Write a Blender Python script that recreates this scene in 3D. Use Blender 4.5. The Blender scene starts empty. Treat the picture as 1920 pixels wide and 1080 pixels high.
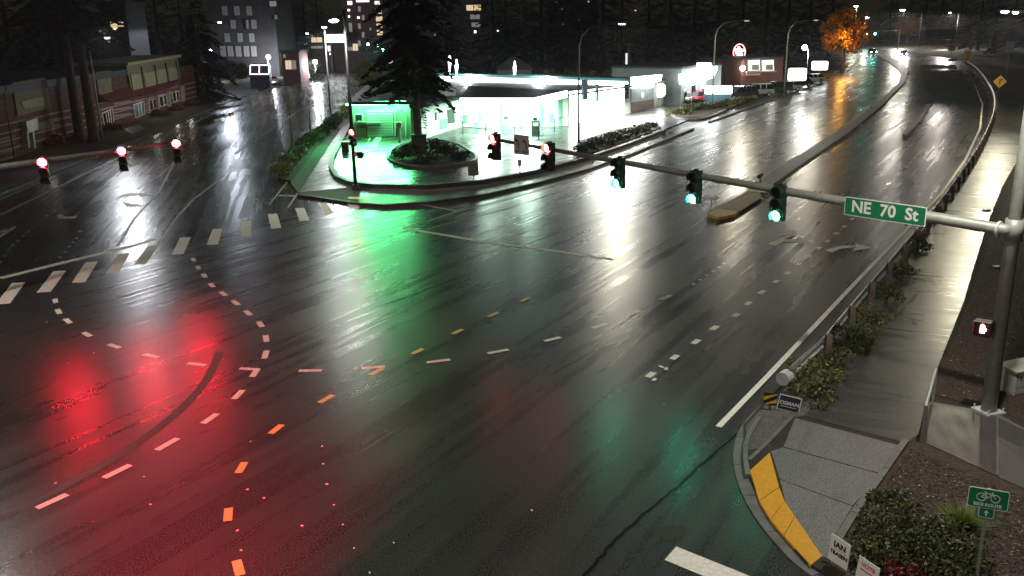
import bpy, bmesh, math, random
import numpy as np
from mathutils import Vector, Matrix
random.seed(7); rng = np.random.default_rng(7)
R = math.radians
C = bpy.context.scene.collection
scn = bpy.context.scene

# ------------------------------------------------------------------ camera
F_PX, PITCH, ROLL, H = 1695.0, R(16.2), math.atan(108 / 5840.0), 10.5
_fw = Vector((0, math.cos(PITCH), -math.sin(PITCH)))
_up0 = Vector((1, 0, 0)).cross(_fw)
_rt = Vector((1, 0, 0)) * math.cos(ROLL) - _up0 * math.sin(ROLL)
_up = _up0 * math.cos(ROLL) + Vector((1, 0, 0)) * math.sin(ROLL)
cam = bpy.data.cameras.new('camera'); cam_o = bpy.data.objects.new('camera', cam); C.objects.link(cam_o)
m = Matrix.Identity(4)
for r in range(3):
    m[r][0], m[r][1], m[r][2] = _rt[r], _up[r], -_fw[r]
m[2][3] = H
cam_o.matrix_world = m
cam.sensor_width = 36; cam.lens = 36 * F_PX / 1920.0
cam.clip_start = 0.2; cam.clip_end = 5000
scn.camera = cam_o

# ------------------------------------------------------------------ night sky, faint added fill light, exposure
w = bpy.data.worlds.new('World'); scn.world = w; w.use_nodes = True
nt = w.node_tree
sky = nt.nodes.new('ShaderNodeTexSky'); sky.sky_type = 'NISHITA'; sky.sun_disc = False
sky.sun_elevation = R(12); sky.sun_rotation = R(200)
bg = nt.nodes['Background']; bg.inputs['Strength'].default_value = 0.0024
nt.links.new(sky.outputs[0], bg.inputs[0])
sun = bpy.data.lights.new('night_fill', 'SUN'); sun.energy = 0.006; sun.angle = R(8); sun.color = (0.85, 0.92, 1.0)  # weak cool light added to lift the darkness evenly
sun_o = bpy.data.objects.new('night_fill', sun); C.objects.link(sun_o)
sun_o.rotation_euler = (R(40), 0, R(20))
vs = scn.view_settings
vs.view_transform = 'Standard'; vs.look = 'None'; vs.exposure = 0.0; vs.gamma = 1.0; vs.use_curve_mapping = False
cy = scn.cycles
cy.use_denoising = True
try: cy.denoiser = 'OPENIMAGEDENOISE'
except Exception: pass
cy.max_bounces = 5; cy.diffuse_bounces = 2; cy.glossy_bounces = 3; cy.transmission_bounces = 2; cy.volume_bounces = 0
cy.sample_clamp_indirect = 4.0
cy.caustics_reflective = False; cy.caustics_refractive = False

# ------------------------------------------------------------------ picking points on the ground
def ray(px, py):
    return _fw + _rt * ((px - 960) / F_PX) - _up * ((py - 540) / F_PX)
def g(px, py, z=0.0):
    d = ray(px, py); t = (z - H) / d.z
    return Vector((t * d.x, t * d.y, z))
def at(px, py, Y):
    d = ray(px, py); t = Y / d.y
    return Vector((t * d.x, Y, H + t * d.z))
def proj(p):
    v = Vector(p) - Vector((0, 0, H)); zc = v.dot(_fw)
    return 960 + F_PX * v.dot(_rt) / zc, 540 - F_PX * v.dot(_up) / zc

# ------------------------------------------------------------------ materials
def _nodes(name):
    mt = bpy.data.materials.new(name); mt.use_nodes = True
    t = mt.node_tree
    return mt, t, t.nodes['Principled BSDF']
def mat(name, col, rough=0.6, metal=0.0, var=0.25, scale=3.0, bump=0.0, spec=0.5, bscale=None, stretch=None):
    mt, t, b = _nodes(name)
    tc = t.nodes.new('ShaderNodeTexCoord')
    src = tc.outputs['Object']
    if stretch:
        mp = t.nodes.new('ShaderNodeMapping'); mp.inputs['Scale'].default_value = stretch
        t.links.new(src, mp.inputs[0]); src = mp.outputs[0]
    n = t.nodes.new('ShaderNodeTexNoise'); n.inputs['Scale'].default_value = scale; n.inputs['Detail'].default_value = 6
    n.inputs['Roughness'].default_value = 0.65
    t.links.new(src, n.inputs['Vector'])
    cr = t.nodes.new('ShaderNodeValToRGB')
    lo = [max(0, c * (1 - var)) for c in col]; hi = [min(1, c * (1 + var)) for c in col]
    cr.color_ramp.elements[0].position = 0.3; cr.color_ramp.elements[1].position = 0.7
    cr.color_ramp.elements[0].color = (*lo, 1); cr.color_ramp.elements[1].color = (*hi, 1)
    t.links.new(n.outputs['Fac'], cr.inputs[0]); t.links.new(cr.outputs[0], b.inputs['Base Color'])
    b.inputs['Roughness'].default_value = rough; b.inputs['Metallic'].default_value = metal
    b.inputs['Specular IOR Level'].default_value = spec
    if bump:
        n2 = t.nodes.new('ShaderNodeTexNoise'); n2.inputs['Scale'].default_value = bscale or scale * 8; n2.inputs['Detail'].default_value = 4
        t.links.new(src, n2.inputs['Vector'])
        bp = t.nodes.new('ShaderNodeBump'); bp.inputs['Strength'].default_value = bump; bp.inputs['Distance'].default_value = 0.02
        t.links.new(n2.outputs['Fac'], bp.inputs['Height']); t.links.new(bp.outputs[0], b.inputs['Normal'])
    return mt
def emit(name, col, strength, base=(0.3, 0.3, 0.3)):
    mt, t, b = _nodes(name)
    b.inputs['Base Color'].default_value = (*base, 1); b.inputs['Roughness'].default_value = 0.4
    b.inputs['Emission Color'].default_value = (*col, 1); b.inputs['Emission Strength'].default_value = strength
    return mt
def wet(name, c0, c1, r0, r1, ang, along=0.05, across=0.8, fine=27.0, bump=0.25, patch=0.12, spec=0.5):
    """wet paving: colour mottling, tyre-track streaks in the gloss, fine aggregate relief"""
    mt, t, b = _nodes(name)
    L = t.links.new
    tc = t.nodes.new('ShaderNodeTexCoord')
    mp = t.nodes.new('ShaderNodeMapping'); mp.inputs['Rotation'].default_value = (0, 0, ang)
    L(tc.outputs['Object'], mp.inputs[0])
    mp2 = t.nodes.new('ShaderNodeMapping'); mp2.inputs['Scale'].default_value = (across, along, 1)
    L(mp.outputs[0], mp2.inputs[0])
    st = t.nodes.new('ShaderNodeTexNoise'); st.inputs['Scale'].default_value = 1.6; st.inputs['Detail'].default_value = 3; st.inputs['Roughness'].default_value = 0.5
    L(mp2.outputs[0], st.inputs['Vector'])
    mp3 = t.nodes.new('ShaderNodeMapping'); mp3.inputs['Scale'].default_value = (across * 3.4, along * 1.3, 1)
    L(mp.outputs[0], mp3.inputs[0])
    st2 = t.nodes.new('ShaderNodeTexNoise'); st2.inputs['Scale'].default_value = 1.6; st2.inputs['Detail'].default_value = 3; st2.inputs['Roughness'].default_value = 0.5
    L(mp3.outputs[0], st2.inputs['Vector'])
    pa = t.nodes.new('ShaderNodeTexNoise'); pa.inputs['Scale'].default_value = patch; pa.inputs['Detail'].default_value = 5; pa.inputs['Roughness'].default_value = 0.6
    L(tc.outputs['Object'], pa.inputs['Vector'])
    fn = t.nodes.new('ShaderNodeTexNoise'); fn.inputs['Scale'].default_value = fine; fn.inputs['Detail'].default_value = 3
    L(tc.outputs['Object'], fn.inputs['Vector'])
    mid = t.nodes.new('ShaderNodeTexNoise'); mid.inputs['Scale'].default_value = 7; mid.inputs['Detail'].default_value = 5
    L(tc.outputs['Object'], mid.inputs['Vector'])
    mixn = t.nodes.new('ShaderNodeMath'); mixn.operation = 'MULTIPLY_ADD'; mixn.inputs[1].default_value = 0.32
    L(st.outputs['Fac'], mixn.inputs[0])
    h0 = t.nodes.new('ShaderNodeMath'); h0.operation = 'MULTIPLY'; h0.inputs[1].default_value = 0.32; L(pa.outputs['Fac'], h0.inputs[0])
    h = t.nodes.new('ShaderNodeMath'); h.operation = 'MULTIPLY_ADD'; h.inputs[1].default_value = 0.36; L(st2.outputs['Fac'], h.inputs[0]); L(h0.outputs[0], h.inputs[2]); L(h.outputs[0], mixn.inputs[2])
    rr = t.nodes.new('ShaderNodeMapRange'); rr.inputs['From Min'].default_value = 0.38; rr.inputs['From Max'].default_value = 0.62
    rr.inputs['To Min'].default_value = r0; rr.inputs['To Max'].default_value = r1
    L(mixn.outputs[0], rr.inputs['Value']); L(rr.outputs[0], b.inputs['Roughness'])
    cm = t.nodes.new('ShaderNodeMath'); cm.operation = 'MULTIPLY_ADD'; cm.inputs[1].default_value = 0.86
    L(fn.outputs['Fac'], cm.inputs[0])
    h2 = t.nodes.new('ShaderNodeMath'); h2.operation = 'MULTIPLY'; h2.inputs[1].default_value = 0.14; L(mixn.outputs[0], h2.inputs[0]); L(h2.outputs[0], cm.inputs[2])
    cr = t.nodes.new('ShaderNodeValToRGB'); cr.color_ramp.elements[0].position = 0.42; cr.color_ramp.elements[1].position = 0.58
    cr.color_ramp.elements[0].color = (*c0, 1); cr.color_ramp.elements[1].color = (*c1, 1)
    L(cm.outputs[0], cr.inputs[0]); L(cr.outputs[0], b.inputs['Base Color'])
    ba = t.nodes.new('ShaderNodeMath'); ba.operation = 'MULTIPLY_ADD'; ba.inputs[1].default_value = 0.5
    L(fn.outputs['Fac'], ba.inputs[0]); L(mid.outputs['Fac'], ba.inputs[2])
    bp = t.nodes.new('ShaderNodeBump'); bp.inputs['Strength'].default_value = bump; bp.inputs['Distance'].default_value = 0.012
    L(ba.outputs[0], bp.inputs['Height']); L(bp.outputs[0], b.inputs['Normal'])
    b.inputs['Specular IOR Level'].default_value = spec
    return mt
def leafmat(name, a, b_, c=None, rough=0.5):
    mt, t, b = _nodes(name)
    ge = t.nodes.new('ShaderNodeNewGeometry')
    cr = t.nodes.new('ShaderNodeValToRGB')
    cr.color_ramp.elements[0].color = (*a, 1); cr.color_ramp.elements[1].color = (*b_, 1)
    if c:
        e = cr.color_ramp.elements.new(0.9); e.color = (*b_, 1); cr.color_ramp.elements[-1].color = (*c, 1)
    t.links.new(ge.outputs['Random Per Island'], cr.inputs[0]); t.links.new(cr.outputs[0], b.inputs['Base Color'])
    b.inputs['Roughness'].default_value = rough; b.inputs['Specular IOR Level'].default_value = 0.4
    return mt

MAIN = math.atan2(0.5, 0.866)      # heading of the main road, clockwise from +y
M = {}
M['asphalt'] = wet('wet asphalt', (0.012, 0.012, 0.012), (0.064, 0.062, 0.057), 0.21, 0.37, MAIN, along=0.03, across=0.5, bump=0.42)
M['asphalt_side'] = wet('wet side street asphalt', (0.010, 0.010, 0.010), (0.054, 0.053, 0.049), 0.17, 0.36, -0.22, along=0.03, across=0.5, bump=0.42)
M['lot'] = wet('wet forecourt concrete', (0.03, 0.03, 0.03), (0.085, 0.085, 0.082), 0.14, 0.42, 0.9, bump=0.2)
M['path'] = wet('wet path asphalt', (0.030, 0.029, 0.027), (0.075, 0.072, 0.065), 0.22, 0.42, -1.1, along=0.12, bump=0.35)
M['walk'] = wet('wet sidewalk concrete', (0.042, 0.040, 0.036), (0.090, 0.085, 0.077), 0.25, 0.55, 0.3, along=0.4, bump=0.2)
M['slab'] = wet('damp ramp concrete', (0.085, 0.081, 0.080), (0.185, 0.178, 0.175), 0.42, 0.7, 0.5, along=0.4, bump=0.25, patch=0.5)
M['kerb'] = mat('kerb concrete', (0.12, 0.116, 0.105), 0.5, scale=2.5, var=0.35, bump=0.3)
M['kerb_dark'] = mat('old stained kerb', (0.05, 0.05, 0.05), 0.5, scale=2.5, var=0.4, bump=0.3)
M['paint'] = mat('road paint white', (0.80, 0.77, 0.67), 0.62, scale=9, var=0.22, bump=0.2)
M['paint_worn'] = mat('worn road paint', (0.36, 0.34, 0.31), 0.5, scale=5, var=0.5, bump=0.2)
M['paint_yellow'] = mat('road paint yellow', (0.74, 0.50, 0.13), 0.45, scale=9, var=0.25, bump=0.2)
M['median_worn'] = mat('worn median paint', (0.30, 0.22, 0.07), 0.55, scale=3, var=0.5)
M['tactile'] = mat('tactile yellow', (0.66, 0.33, 0.012), 0.45, scale=14, var=0.16, bump=0.2)
M['median_yellow'] = mat('median nose yellow', (0.60, 0.38, 0.04), 0.5, scale=5, var=0.3)
M['manhole'] = mat('wet iron cover', (0.030, 0.030, 0.029), 0.5, scale=12, var=0.3, bump=0.4)
M['tar'] = mat('crack sealant', (0.005, 0.005, 0.006), 0.3, scale=2, var=0.4, bump=0.3, bscale=9, spec=0.15)
M['soil'] = mat('soil', (0.03, 0.025, 0.018), 0.9, scale=0.6, var=0.5, bump=0.6, bscale=4)
M['mulch'] = mat('bark mulch', (0.042, 0.027, 0.018), 0.85, scale=9, var=0.7, bump=1.0, bscale=22)
M['grass'] = mat('verge grass', (0.045, 0.05, 0.02), 0.8, scale=4, var=0.6, bump=1.0, bscale=14)
M['gravel'] = mat('gravel strip', (0.09, 0.085, 0.075), 0.8, scale=14, var=0.6, bump=0.9, bscale=30)
M['steel'] = mat('galvanised steel', (0.52, 0.53, 0.52), 0.42, 0.25, var=0.2, scale=5, bump=0.1)
M['pole'] = mat('painted steel pole', (0.25, 0.26, 0.225), 0.5, 0.2, var=0.22, scale=4, bump=0.08)
M['dark_pole'] = mat('dark steel pole', (0.05, 0.055, 0.055), 0.45, 0.3, var=0.2)
M['black'] = mat('black housing', (0.012, 0.012, 0.013), 0.45, var=0.3)
M['green_housing'] = mat('dark green signal housing', (0.012, 0.028, 0.02), 0.45, var=0.3)
M['lens_off'] = mat('unlit lens', (0.03, 0.02, 0.015), 0.2, var=0.3)
M['red'] = emit('red signal lens', (1.0, 0.012, 0.03), 850)
M['red_soft'] = emit('red arrow lens', (1.0, 0.10, 0.09), 70)
M['red_hand'] = emit('red hand', (1.0, 0.12, 0.10), 40)
M['green'] = emit('green signal lens', (0.03, 1.0, 0.62), 95)
M['green_far'] = emit('distant green lens', (0.06, 1.0, 0.72), 260)
M['sign_green'] = mat('green sign sheeting', (0.010, 0.17, 0.065), 0.35, var=0.12, scale=4)
M['sign_green_dim'] = mat('old green sign sheeting', (0.01, 0.11, 0.07), 0.4, var=0.2, scale=4)
M['sign_white'] = mat('white sign sheeting', (0.72, 0.72, 0.66), 0.4, var=0.08)
M['sign_yellow'] = mat('yellow sign sheeting', (0.75, 0.42, 0.02), 0.4, var=0.12)
M['sign_black'] = mat('black sign print', (0.012, 0.012, 0.015), 0.4, var=0.2)
M['sign_navy'] = mat('dark navy print', (0.03, 0.03, 0.06), 0.4, var=0.2)
M['sign_red'] = mat('red print', (0.6, 0.10, 0.06), 0.4, var=0.15)
M['sign_grey'] = mat('grey sign', (0.16, 0.17, 0.15), 0.5, var=0.25)
M['sign_blue'] = mat('blue sign', (0.08, 0.20, 0.30), 0.5, var=0.2)
M['wood'] = mat('weathered wood', (0.12, 0.09, 0.065), 0.75, scale=3, var=0.4, bump=0.4)
M['bark'] = mat('fir bark', (0.085, 0.055, 0.042), 0.9, scale=4, var=0.5, bump=1.0, bscale=12, stretch=(3, 3, 0.5))
M['bark_far'] = mat('far fir bark', (0.022, 0.018, 0.016), 0.95, scale=4, var=0.4)
M['fir'] = leafmat('fir needles', (0.010, 0.014, 0.009), (0.026, 0.033, 0.017), rough=0.7)
M['fir_b'] = leafmat('far fir needles', (0.007, 0.010, 0.009), (0.018, 0.023, 0.020), rough=0.8)
M['leaf'] = leafmat('shrub leaves', (0.035, 0.055, 0.012), (0.12, 0.15, 0.03), (0.24, 0.10, 0.03))
M['leaf_dark'] = leafmat('dark shrub leaves', (0.012, 0.018, 0.010), (0.035, 0.045, 0.02))
M['leaf_hedge'] = leafmat('hedge leaves', (0.07, 0.10, 0.02), (0.22, 0.26, 0.06), (0.26, 0.17, 0.06))
M['leaf_olive'] = leafmat('planting leaves', (0.03, 0.045, 0.012), (0.085, 0.10, 0.025), (0.20, 0.08, 0.03))
M['leaf_orange'] = leafmat('autumn leaves', (0.30, 0.12, 0.015), (0.55, 0.28, 0.05))
M['leaf_red'] = leafmat('red leaves', (0.06, 0.006, 0.008), (0.16, 0.02, 0.02))
M['leaf_rust'] = leafmat('rust leaves', (0.10, 0.045, 0.03), (0.20, 0.08, 0.05))
M['tuft'] = leafmat('grass tuft', (0.06, 0.10, 0.012), (0.17, 0.23, 0.03))
M['litter'] = leafmat('fallen leaves', (0.12, 0.07, 0.03), (0.30, 0.20, 0.11), (0.5, 0.42, 0.32))
M['brick'] = mat('red brick', (0.11, 0.045, 0.035), 0.85, scale=2.2, var=0.35, bump=0.4)
M['brick_light'] = mat('pale brick band', (0.38, 0.28, 0.24), 0.85, scale=2.2, var=0.25, bump=0.3)
M['cream'] = mat('cream panel', (0.36, 0.36, 0.20), 0.8, scale=1.2, var=0.18)
M['olive'] = mat('olive render', (0.20, 0.18, 0.10), 0.8, scale=1.2, var=0.25)
M['roof'] = mat('dark membrane roof', (0.03, 0.035, 0.035), 0.6, scale=0.6, var=0.35)
M['awning'] = mat('dark red awning', (0.14, 0.03, 0.03), 0.7, var=0.3)
M['trim'] = mat('pale window trim', (0.55, 0.58, 0.55), 0.5, var=0.12)
M['glass'] = mat('dark window glass', (0.012, 0.014, 0.016), 0.08, var=0.3)
M['green_wall'] = mat('pale station wall', (0.42, 0.50, 0.43), 0.7, scale=1, var=0.12)
M['door_pale'] = mat('pale roller door', (0.50, 0.55, 0.50), 0.6, scale=1, var=0.1)
M['bay_wall'] = mat('bay wall', (0.20, 0.25, 0.20), 0.7, scale=1, var=0.2)
M['brown_panel'] = mat('brown panel', (0.10, 0.05, 0.035), 0.7, var=0.3)
M['grey_wall'] = mat('grey blue wall', (0.22, 0.26, 0.27), 0.75, scale=0.8, var=0.15, bump=0.2)
M['teal'] = mat('teal fascia', (0.05, 0.15, 0.16), 0.4, var=0.15)
M['apartment'] = mat('dark apartment wall', (0.045, 0.042, 0.045), 0.8, scale=0.3, var=0.3)
M['apartment_brown'] = mat('brown apartment wall', (0.10, 0.06, 0.05), 0.8, scale=0.3, var=0.3)
M['lit_white'] = emit('lit white panel', (0.95, 1.0, 0.97), 7.0)
M['lit_front'] = emit('lit shop glazing', (0.95, 1.0, 0.94), 10.0)
M['lit_soft'] = emit('softly lit panel', (0.9, 1.0, 0.92), 1.1)
M['lit_green'] = emit('green lit soffit', (0.16, 1.0, 0.33), 46.0)
M['flood'] = emit('wall flood lamp', (1.0, 1.0, 1.0), 160)
M['bowl'] = emit('lamp bowl', (1.0, 0.97, 0.90), 60)
M['bowl_blue'] = emit('cool lamp bowl', (0.86, 0.92, 1.0), 45)
M['bowl_dim'] = emit('dim lamp bowl', (1.0, 0.95, 0.85), 2.5)
M['win_warm'] = emit('warm lit window', (1.0, 0.72, 0.42), 0.75)
M['win_white'] = emit('bright lit window', (1.0, 0.9, 0.8), 2.2)
M['win_dim'] = emit('dim lit window', (0.85, 0.88, 0.95), 0.018)
M['win_off'] = emit('barely lit window', (0.8, 0.86, 1.0), 0.008)
M['win_pale'] = emit('pale lit window', (0.95, 0.85, 0.8), 0.16)
M['win_dot'] = emit('tiny lit window', (1.0, 0.95, 0.85), 1.2)
M['amber'] = emit('amber lamp', (1.0, 0.42, 0.06), 4)
M['neon'] = emit('red neon', (1.0, 0.25, 0.22), 6)
M['headlight'] = emit('car headlight', (0.92, 1.0, 1.0), 60)
M['headlight_near'] = emit('dipped headlight', (1.0, 0.96, 0.88), 400)
M['headlight_soft'] = emit('dim headlight', (0.95, 0.97, 1.0), 6)
M['taillight'] = emit('tail lamp', (1.0, 0.05, 0.04), 1.5)
M['taillight_off'] = mat('red lamp cover', (0.4, 0.02, 0.02), 0.25, var=0.1)
M['car_red'] = mat('red car paint', (0.45, 0.02, 0.04), 0.25, var=0.05)
M['car_white'] = mat('white car paint', (0.72, 0.74, 0.72), 0.3, var=0.05)
M['car_dark'] = mat('dark car paint', (0.03, 0.032, 0.04), 0.25, var=0.1)
M['car_green'] = mat('pale green car paint', (0.35, 0.45, 0.36), 0.3, var=0.08)
M['rubber'] = mat('tyre rubber', (0.012, 0.012, 0.012), 0.7, var=0.3)
M['trailer'] = mat('trailer panel', (0.20, 0.22, 0.25), 0.6, var=0.15)
M['pump'] = mat('fuel pump cabinet', (0.10, 0.22, 0.16), 0.5, var=0.15)
M['bin'] = mat('black fence', (0.02, 0.025, 0.022), 0.6, var=0.3)
M['cabinet'] = mat('pale cabinet paint', (0.40, 0.41, 0.36), 0.5, var=0.12, scale=4)

# ------------------------------------------------------------------ mesh builder
class MB:
    def __init__(s): s.v = []; s.f = []
    def add(s, vs_, fs):
        n = len(s.v); s.v += [tuple(p) for p in vs_]; s.f += [tuple(i + n for i in f) for f in fs]; return s
    def box(s, c, d, rz=0.0, taper=1.0):
        x, y, z = d[0] / 2, d[1] / 2, d[2] / 2; ca, sa = math.cos(rz), math.sin(rz); P = []
        for dz in (-z, z):
            k = taper if dz > 0 else 1.0
            for dx, dy in ((-x, -y), (x, -y), (x, y), (-x, y)):
                P.append((c[0] + ca * dx * k - sa * dy * k, c[1] + sa * dx * k + ca * dy * k, c[2] + dz))
        return s.add(P, [(3, 2, 1, 0), (4, 5, 6, 7), (0, 1, 5, 4), (1, 2, 6, 5), (2, 3, 7, 6), (3, 0, 4, 7)])
    def frame_box(s, o, ax, ay, az):
        """box from a corner and three edge vectors"""
        o = Vector(o); P = []
        for k in (0, 1):
            for a, b in ((0, 0), (1, 0), (1, 1), (0, 1)):
                P.append(o + Vector(ax) * a + Vector(ay) * b + Vector(az) * k)
        return s.add(P, [(3, 2, 1, 0), (4, 5, 6, 7), (0, 1, 5, 4), (1, 2, 6, 5), (2, 3, 7, 6), (3, 0, 4, 7)])
    def prism(s, poly, z0, z1):
        p = [(q[0], q[1]) for q in poly]
        a = sum(p[i][0] * p[(i + 1) % len(p)][1] - p[(i + 1) % len(p)][0] * p[i][1] for i in range(len(p)))
        if a < 0: p = p[::-1]
        n = len(p)
        zz = lambda z, q: z(q) if callable(z) else z
        V = [(q[0], q[1], zz(z0, q)) for q in p] + [(q[0], q[1], zz(z1, q)) for q in p]
        fs = [tuple(range(n))[::-1], tuple(range(n, 2 * n))] + [(i, (i + 1) % n, n + (i + 1) % n, n + i) for i in range(n)]
        return s.add(V, fs)
    def sheet(s, poly, z):
        p = [(q[0], q[1]) for q in poly]
        a = sum(p[i][0] * p[(i + 1) % len(p)][1] - p[(i + 1) % len(p)][0] * p[i][1] for i in range(len(p)))
        if a < 0: p = p[::-1]
        return s.add([(q[0], q[1], z) for q in p], [tuple(range(len(p)))])
    def tube(s, pts, r, n=10, cap=True):
        pts = [Vector(p) for p in pts]
        rs = r if isinstance(r, (list, tuple)) else [r] * len(pts)
        V = []; prev = None
        for i, p in enumerate(pts):
            d = (pts[min(i + 1, len(pts) - 1)] - pts[max(i - 1, 0)]).normalized()
            u = (prev - d * prev.dot(d)) if prev else d.cross(Vector((0.13, 0.2, 1)) if abs(d.z) < 0.9 else Vector((1, 0.1, 0)))
            if u.length < 1e-5: u = d.orthogonal()
            u.normalize(); prev = u; v = d.cross(u)
            for k in range(n):
                a = 2 * math.pi * k / n
                V.append(p + (u * math.cos(a) + v * math.sin(a)) * rs[i])
        fs = []
        for i in range(len(pts) - 1):
            for k in range(n):
                fs.append((i * n + k, i * n + (k + 1) % n, (i + 1) * n + (k + 1) % n, (i + 1) * n + k))
        if cap:
            fs.append(tuple(range(n))[::-1]); fs.append(tuple((len(pts) - 1) * n + k for k in range(n)))
        return s.add(V, fs)
    def disc(s, c, nrm, r, n=18, dome=0.0):
        c = Vector(c); nrm = Vector(nrm).normalized()
        u = nrm.cross(Vector((0, 0, 1))).normalized(); v = u.cross(nrm)
        V = []
        for k in range(n):
            a = 2 * math.pi * k / n; V.append(c + (u * math.cos(a) + v * math.sin(a)) * r)
        V.append(c + nrm * dome)
        return s.add(V, [(k, (k + 1) % n, n) for k in range(n)])
    def ball(s, c, r, sx=1, sy=1, sz=1, n=12, k=7):
        V = []; fs = []
        for i in range(k + 1):
            th = math.pi * i / k
            for j in range(n):
                ph = 2 * math.pi * j / n
                V.append((c[0] + r * sx * math.sin(th) * math.cos(ph), c[1] + r * sy * math.sin(th) * math.sin(ph), c[2] + r * sz * math.cos(th)))
        for i in range(k):
            for j in range(n):
                fs.append((i * n + j, (i + 1) * n + j, (i + 1) * n + (j + 1) % n, i * n + (j + 1) % n))
        return s.add(V, fs)
    def build(s, name, material, parent=None, smooth=False, loc=None, rz=None):
        me = bpy.data.meshes.new(name); me.from_pydata(s.v, [], s.f); me.update()
        me.materials.append(M[material] if isinstance(material, str) else material)
        if smooth:
            me.polygons.foreach_set('use_smooth', [True] * len(me.polygons))
        o = bpy.data.objects.new(name, me); C.objects.link(o)
        if parent: o.parent = parent
        if loc is not None: o.location = loc
        if rz is not None: o.rotation_euler = (0, 0, rz)
        return o
def tag(o, label, cat, group=None):
    o['label'] = label; o['category'] = cat
    if group: o['group'] = group
    return o
def thing(name, label, cat, loc=(0, 0, 0), rz=0.0, group=None):
    o = bpy.data.objects.new(name, None); C.objects.link(o); o.empty_display_size = 0.3
    o.location = loc; o.rotation_euler = (0, 0, rz)
    return tag(o, label, cat, group)
def struct(o): o['kind'] = 'structure'; return o
def stuff(o): o['kind'] = 'stuff'; return o
def copy_tree(o, parent=None):
    c = o.copy(); C.objects.link(c)
    if parent: c.parent = parent
    for ch in list(o.children): copy_tree(ch, c)
    return c
_ftmp = {}
def text_mb(txt, size, depth=0.004, bold=0.0):
    """lettering as a mesh in the xz plane, facing -y, centred on the origin"""
    cu = bpy.data.curves.new('lettering', 'FONT'); cu.body = txt; cu.size = size; cu.align_x = 'CENTER'; cu.align_y = 'CENTER'
    cu.resolution_u = 3; cu.offset = bold; cu.extrude = depth / 2
    o = bpy.data.objects.new('lettering', cu); C.objects.link(o)
    dg = bpy.context.evaluated_depsgraph_get(); ev = o.evaluated_get(dg); me = ev.to_mesh()
    mb = MB(); mb.add([(v.co.x, -v.co.z, v.co.y) for v in me.vertices], [tuple(p.vertices) for p in me.polygons])
    ev.to_mesh_clear(); bpy.data.objects.remove(o); bpy.data.curves.remove(cu)
    return mb
def light(kind, loc, energy, color, parent=None, size=0.3, angle=150, target=None, blend=0.5, name='lamp_light', sy=None):
    l = bpy.data.lights.new(name, kind); l.energy = energy; l.color = color
    if kind == 'SPOT': l.spot_size = R(angle); l.spot_blend = blend; l.shadow_soft_size = size
    elif kind == 'AREA':
        l.size = size
        if sy: l.shape = 'RECTANGLE'; l.size_y = sy
    else: l.shadow_soft_size = size
    o = bpy.data.objects.new(name, l); C.objects.link(o); o.location = loc
    if target is not None: o.rotation_euler = (Vector(target) - Vector(loc)).to_track_quat('-Z', 'Y').to_euler()
    if parent: o.parent = parent
    return o

# ------------------------------------------------------------------ ground and roads
gm = MB().sheet([(-640, -60), (640, -60), (640, 900), (-640, 900)], -0.12)
struct(gm.build('ground', 'soil'))
road = struct(MB().sheet([(-95, 3), (60, 3), (150, 120), (190, 330), (190, 470), (-95, 470)], 0.0).build('road', 'asphalt'))

ZL = [0.004]
def nextz():
    ZL[0] = 0.004 if ZL[0] > 0.02 else ZL[0] + 0.0001
    return ZL[0]
def gp(pts, z=0.0): return [g(p[0], p[1], z) for p in pts]
def mark(pts, name, m_='paint', z=None):
    z = nextz() if z is None else z
    MB().sheet(gp(pts), z).build(name, m_, road)
def strip_poly(P, wd):
    """left/right offsets of a ground polyline"""
    L, Rr = [], []
    for i, p in enumerate(P):
        d = (P[min(i + 1, len(P) - 1)] - P[max(i - 1, 0)]); d.z = 0; d.normalize(); n = Vector((-d.y, d.x, 0))
        L.append(p + n * wd / 2); Rr.append(p - n * wd / 2)
    return L + Rr[::-1]
def line(pts, wd, name, m_='paint', z=None):
    z = nextz() if z is None else z
    MB().sheet(strip_poly(gp(pts), wd), z).build(name, m_, road)
def smooth_path(pts, n=8):
    P = [Vector((p[0], p[1], 0)) for p in pts]; out = []
    for i in range(len(P) - 1):
        p0, p1, p2, p3 = P[max(i - 1, 0)], P[i], P[i + 1], P[min(i + 2, len(P) - 1)]
        for k in range(n):
            t = k / n
            out.append(0.5 * ((2 * p1) + (p2 - p0) * t + (2 * p0 - 5 * p1 + 4 * p2 - p3) * t * t + (3 * p1 - p0 - 3 * p2 + p3) * t ** 3))
    out.append(P[-1]); return [(p.x, p.y) for p in out]
def dashes(pts, ln, wd, m_, name='lane_dash', skip=()):
    G = gp(pts); wd = wd * 1.08
    for i, p in enumerate(G):
        if i in skip: continue
        d = G[min(i + 1, len(G) - 1)] - G[max(i - 1, 0)]; d.z = 0; d.normalize(); n = Vector((-d.y, d.x, 0))
        j = random.uniform(0.92, 1.06); a, b = d * ln / 2 * j, n * wd / 2
        MB().sheet([p - a - b, p + a - b, p + a + b * random.uniform(.9, 1.05), p - a + b], nextz()).build(name, m_, road)

struct(MB().sheet([Vector((-95, 12, 0))] + gp([(-300, 640), (0, 548), (210, 500), (420, 438), (560, 402), (690, 372)]) + [g(720, 150), g(730, 60 + 48), Vector((-40, 470, 0)), Vector((-95, 470, 0))], 0.002).build('side_street', 'asphalt_side'))
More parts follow.
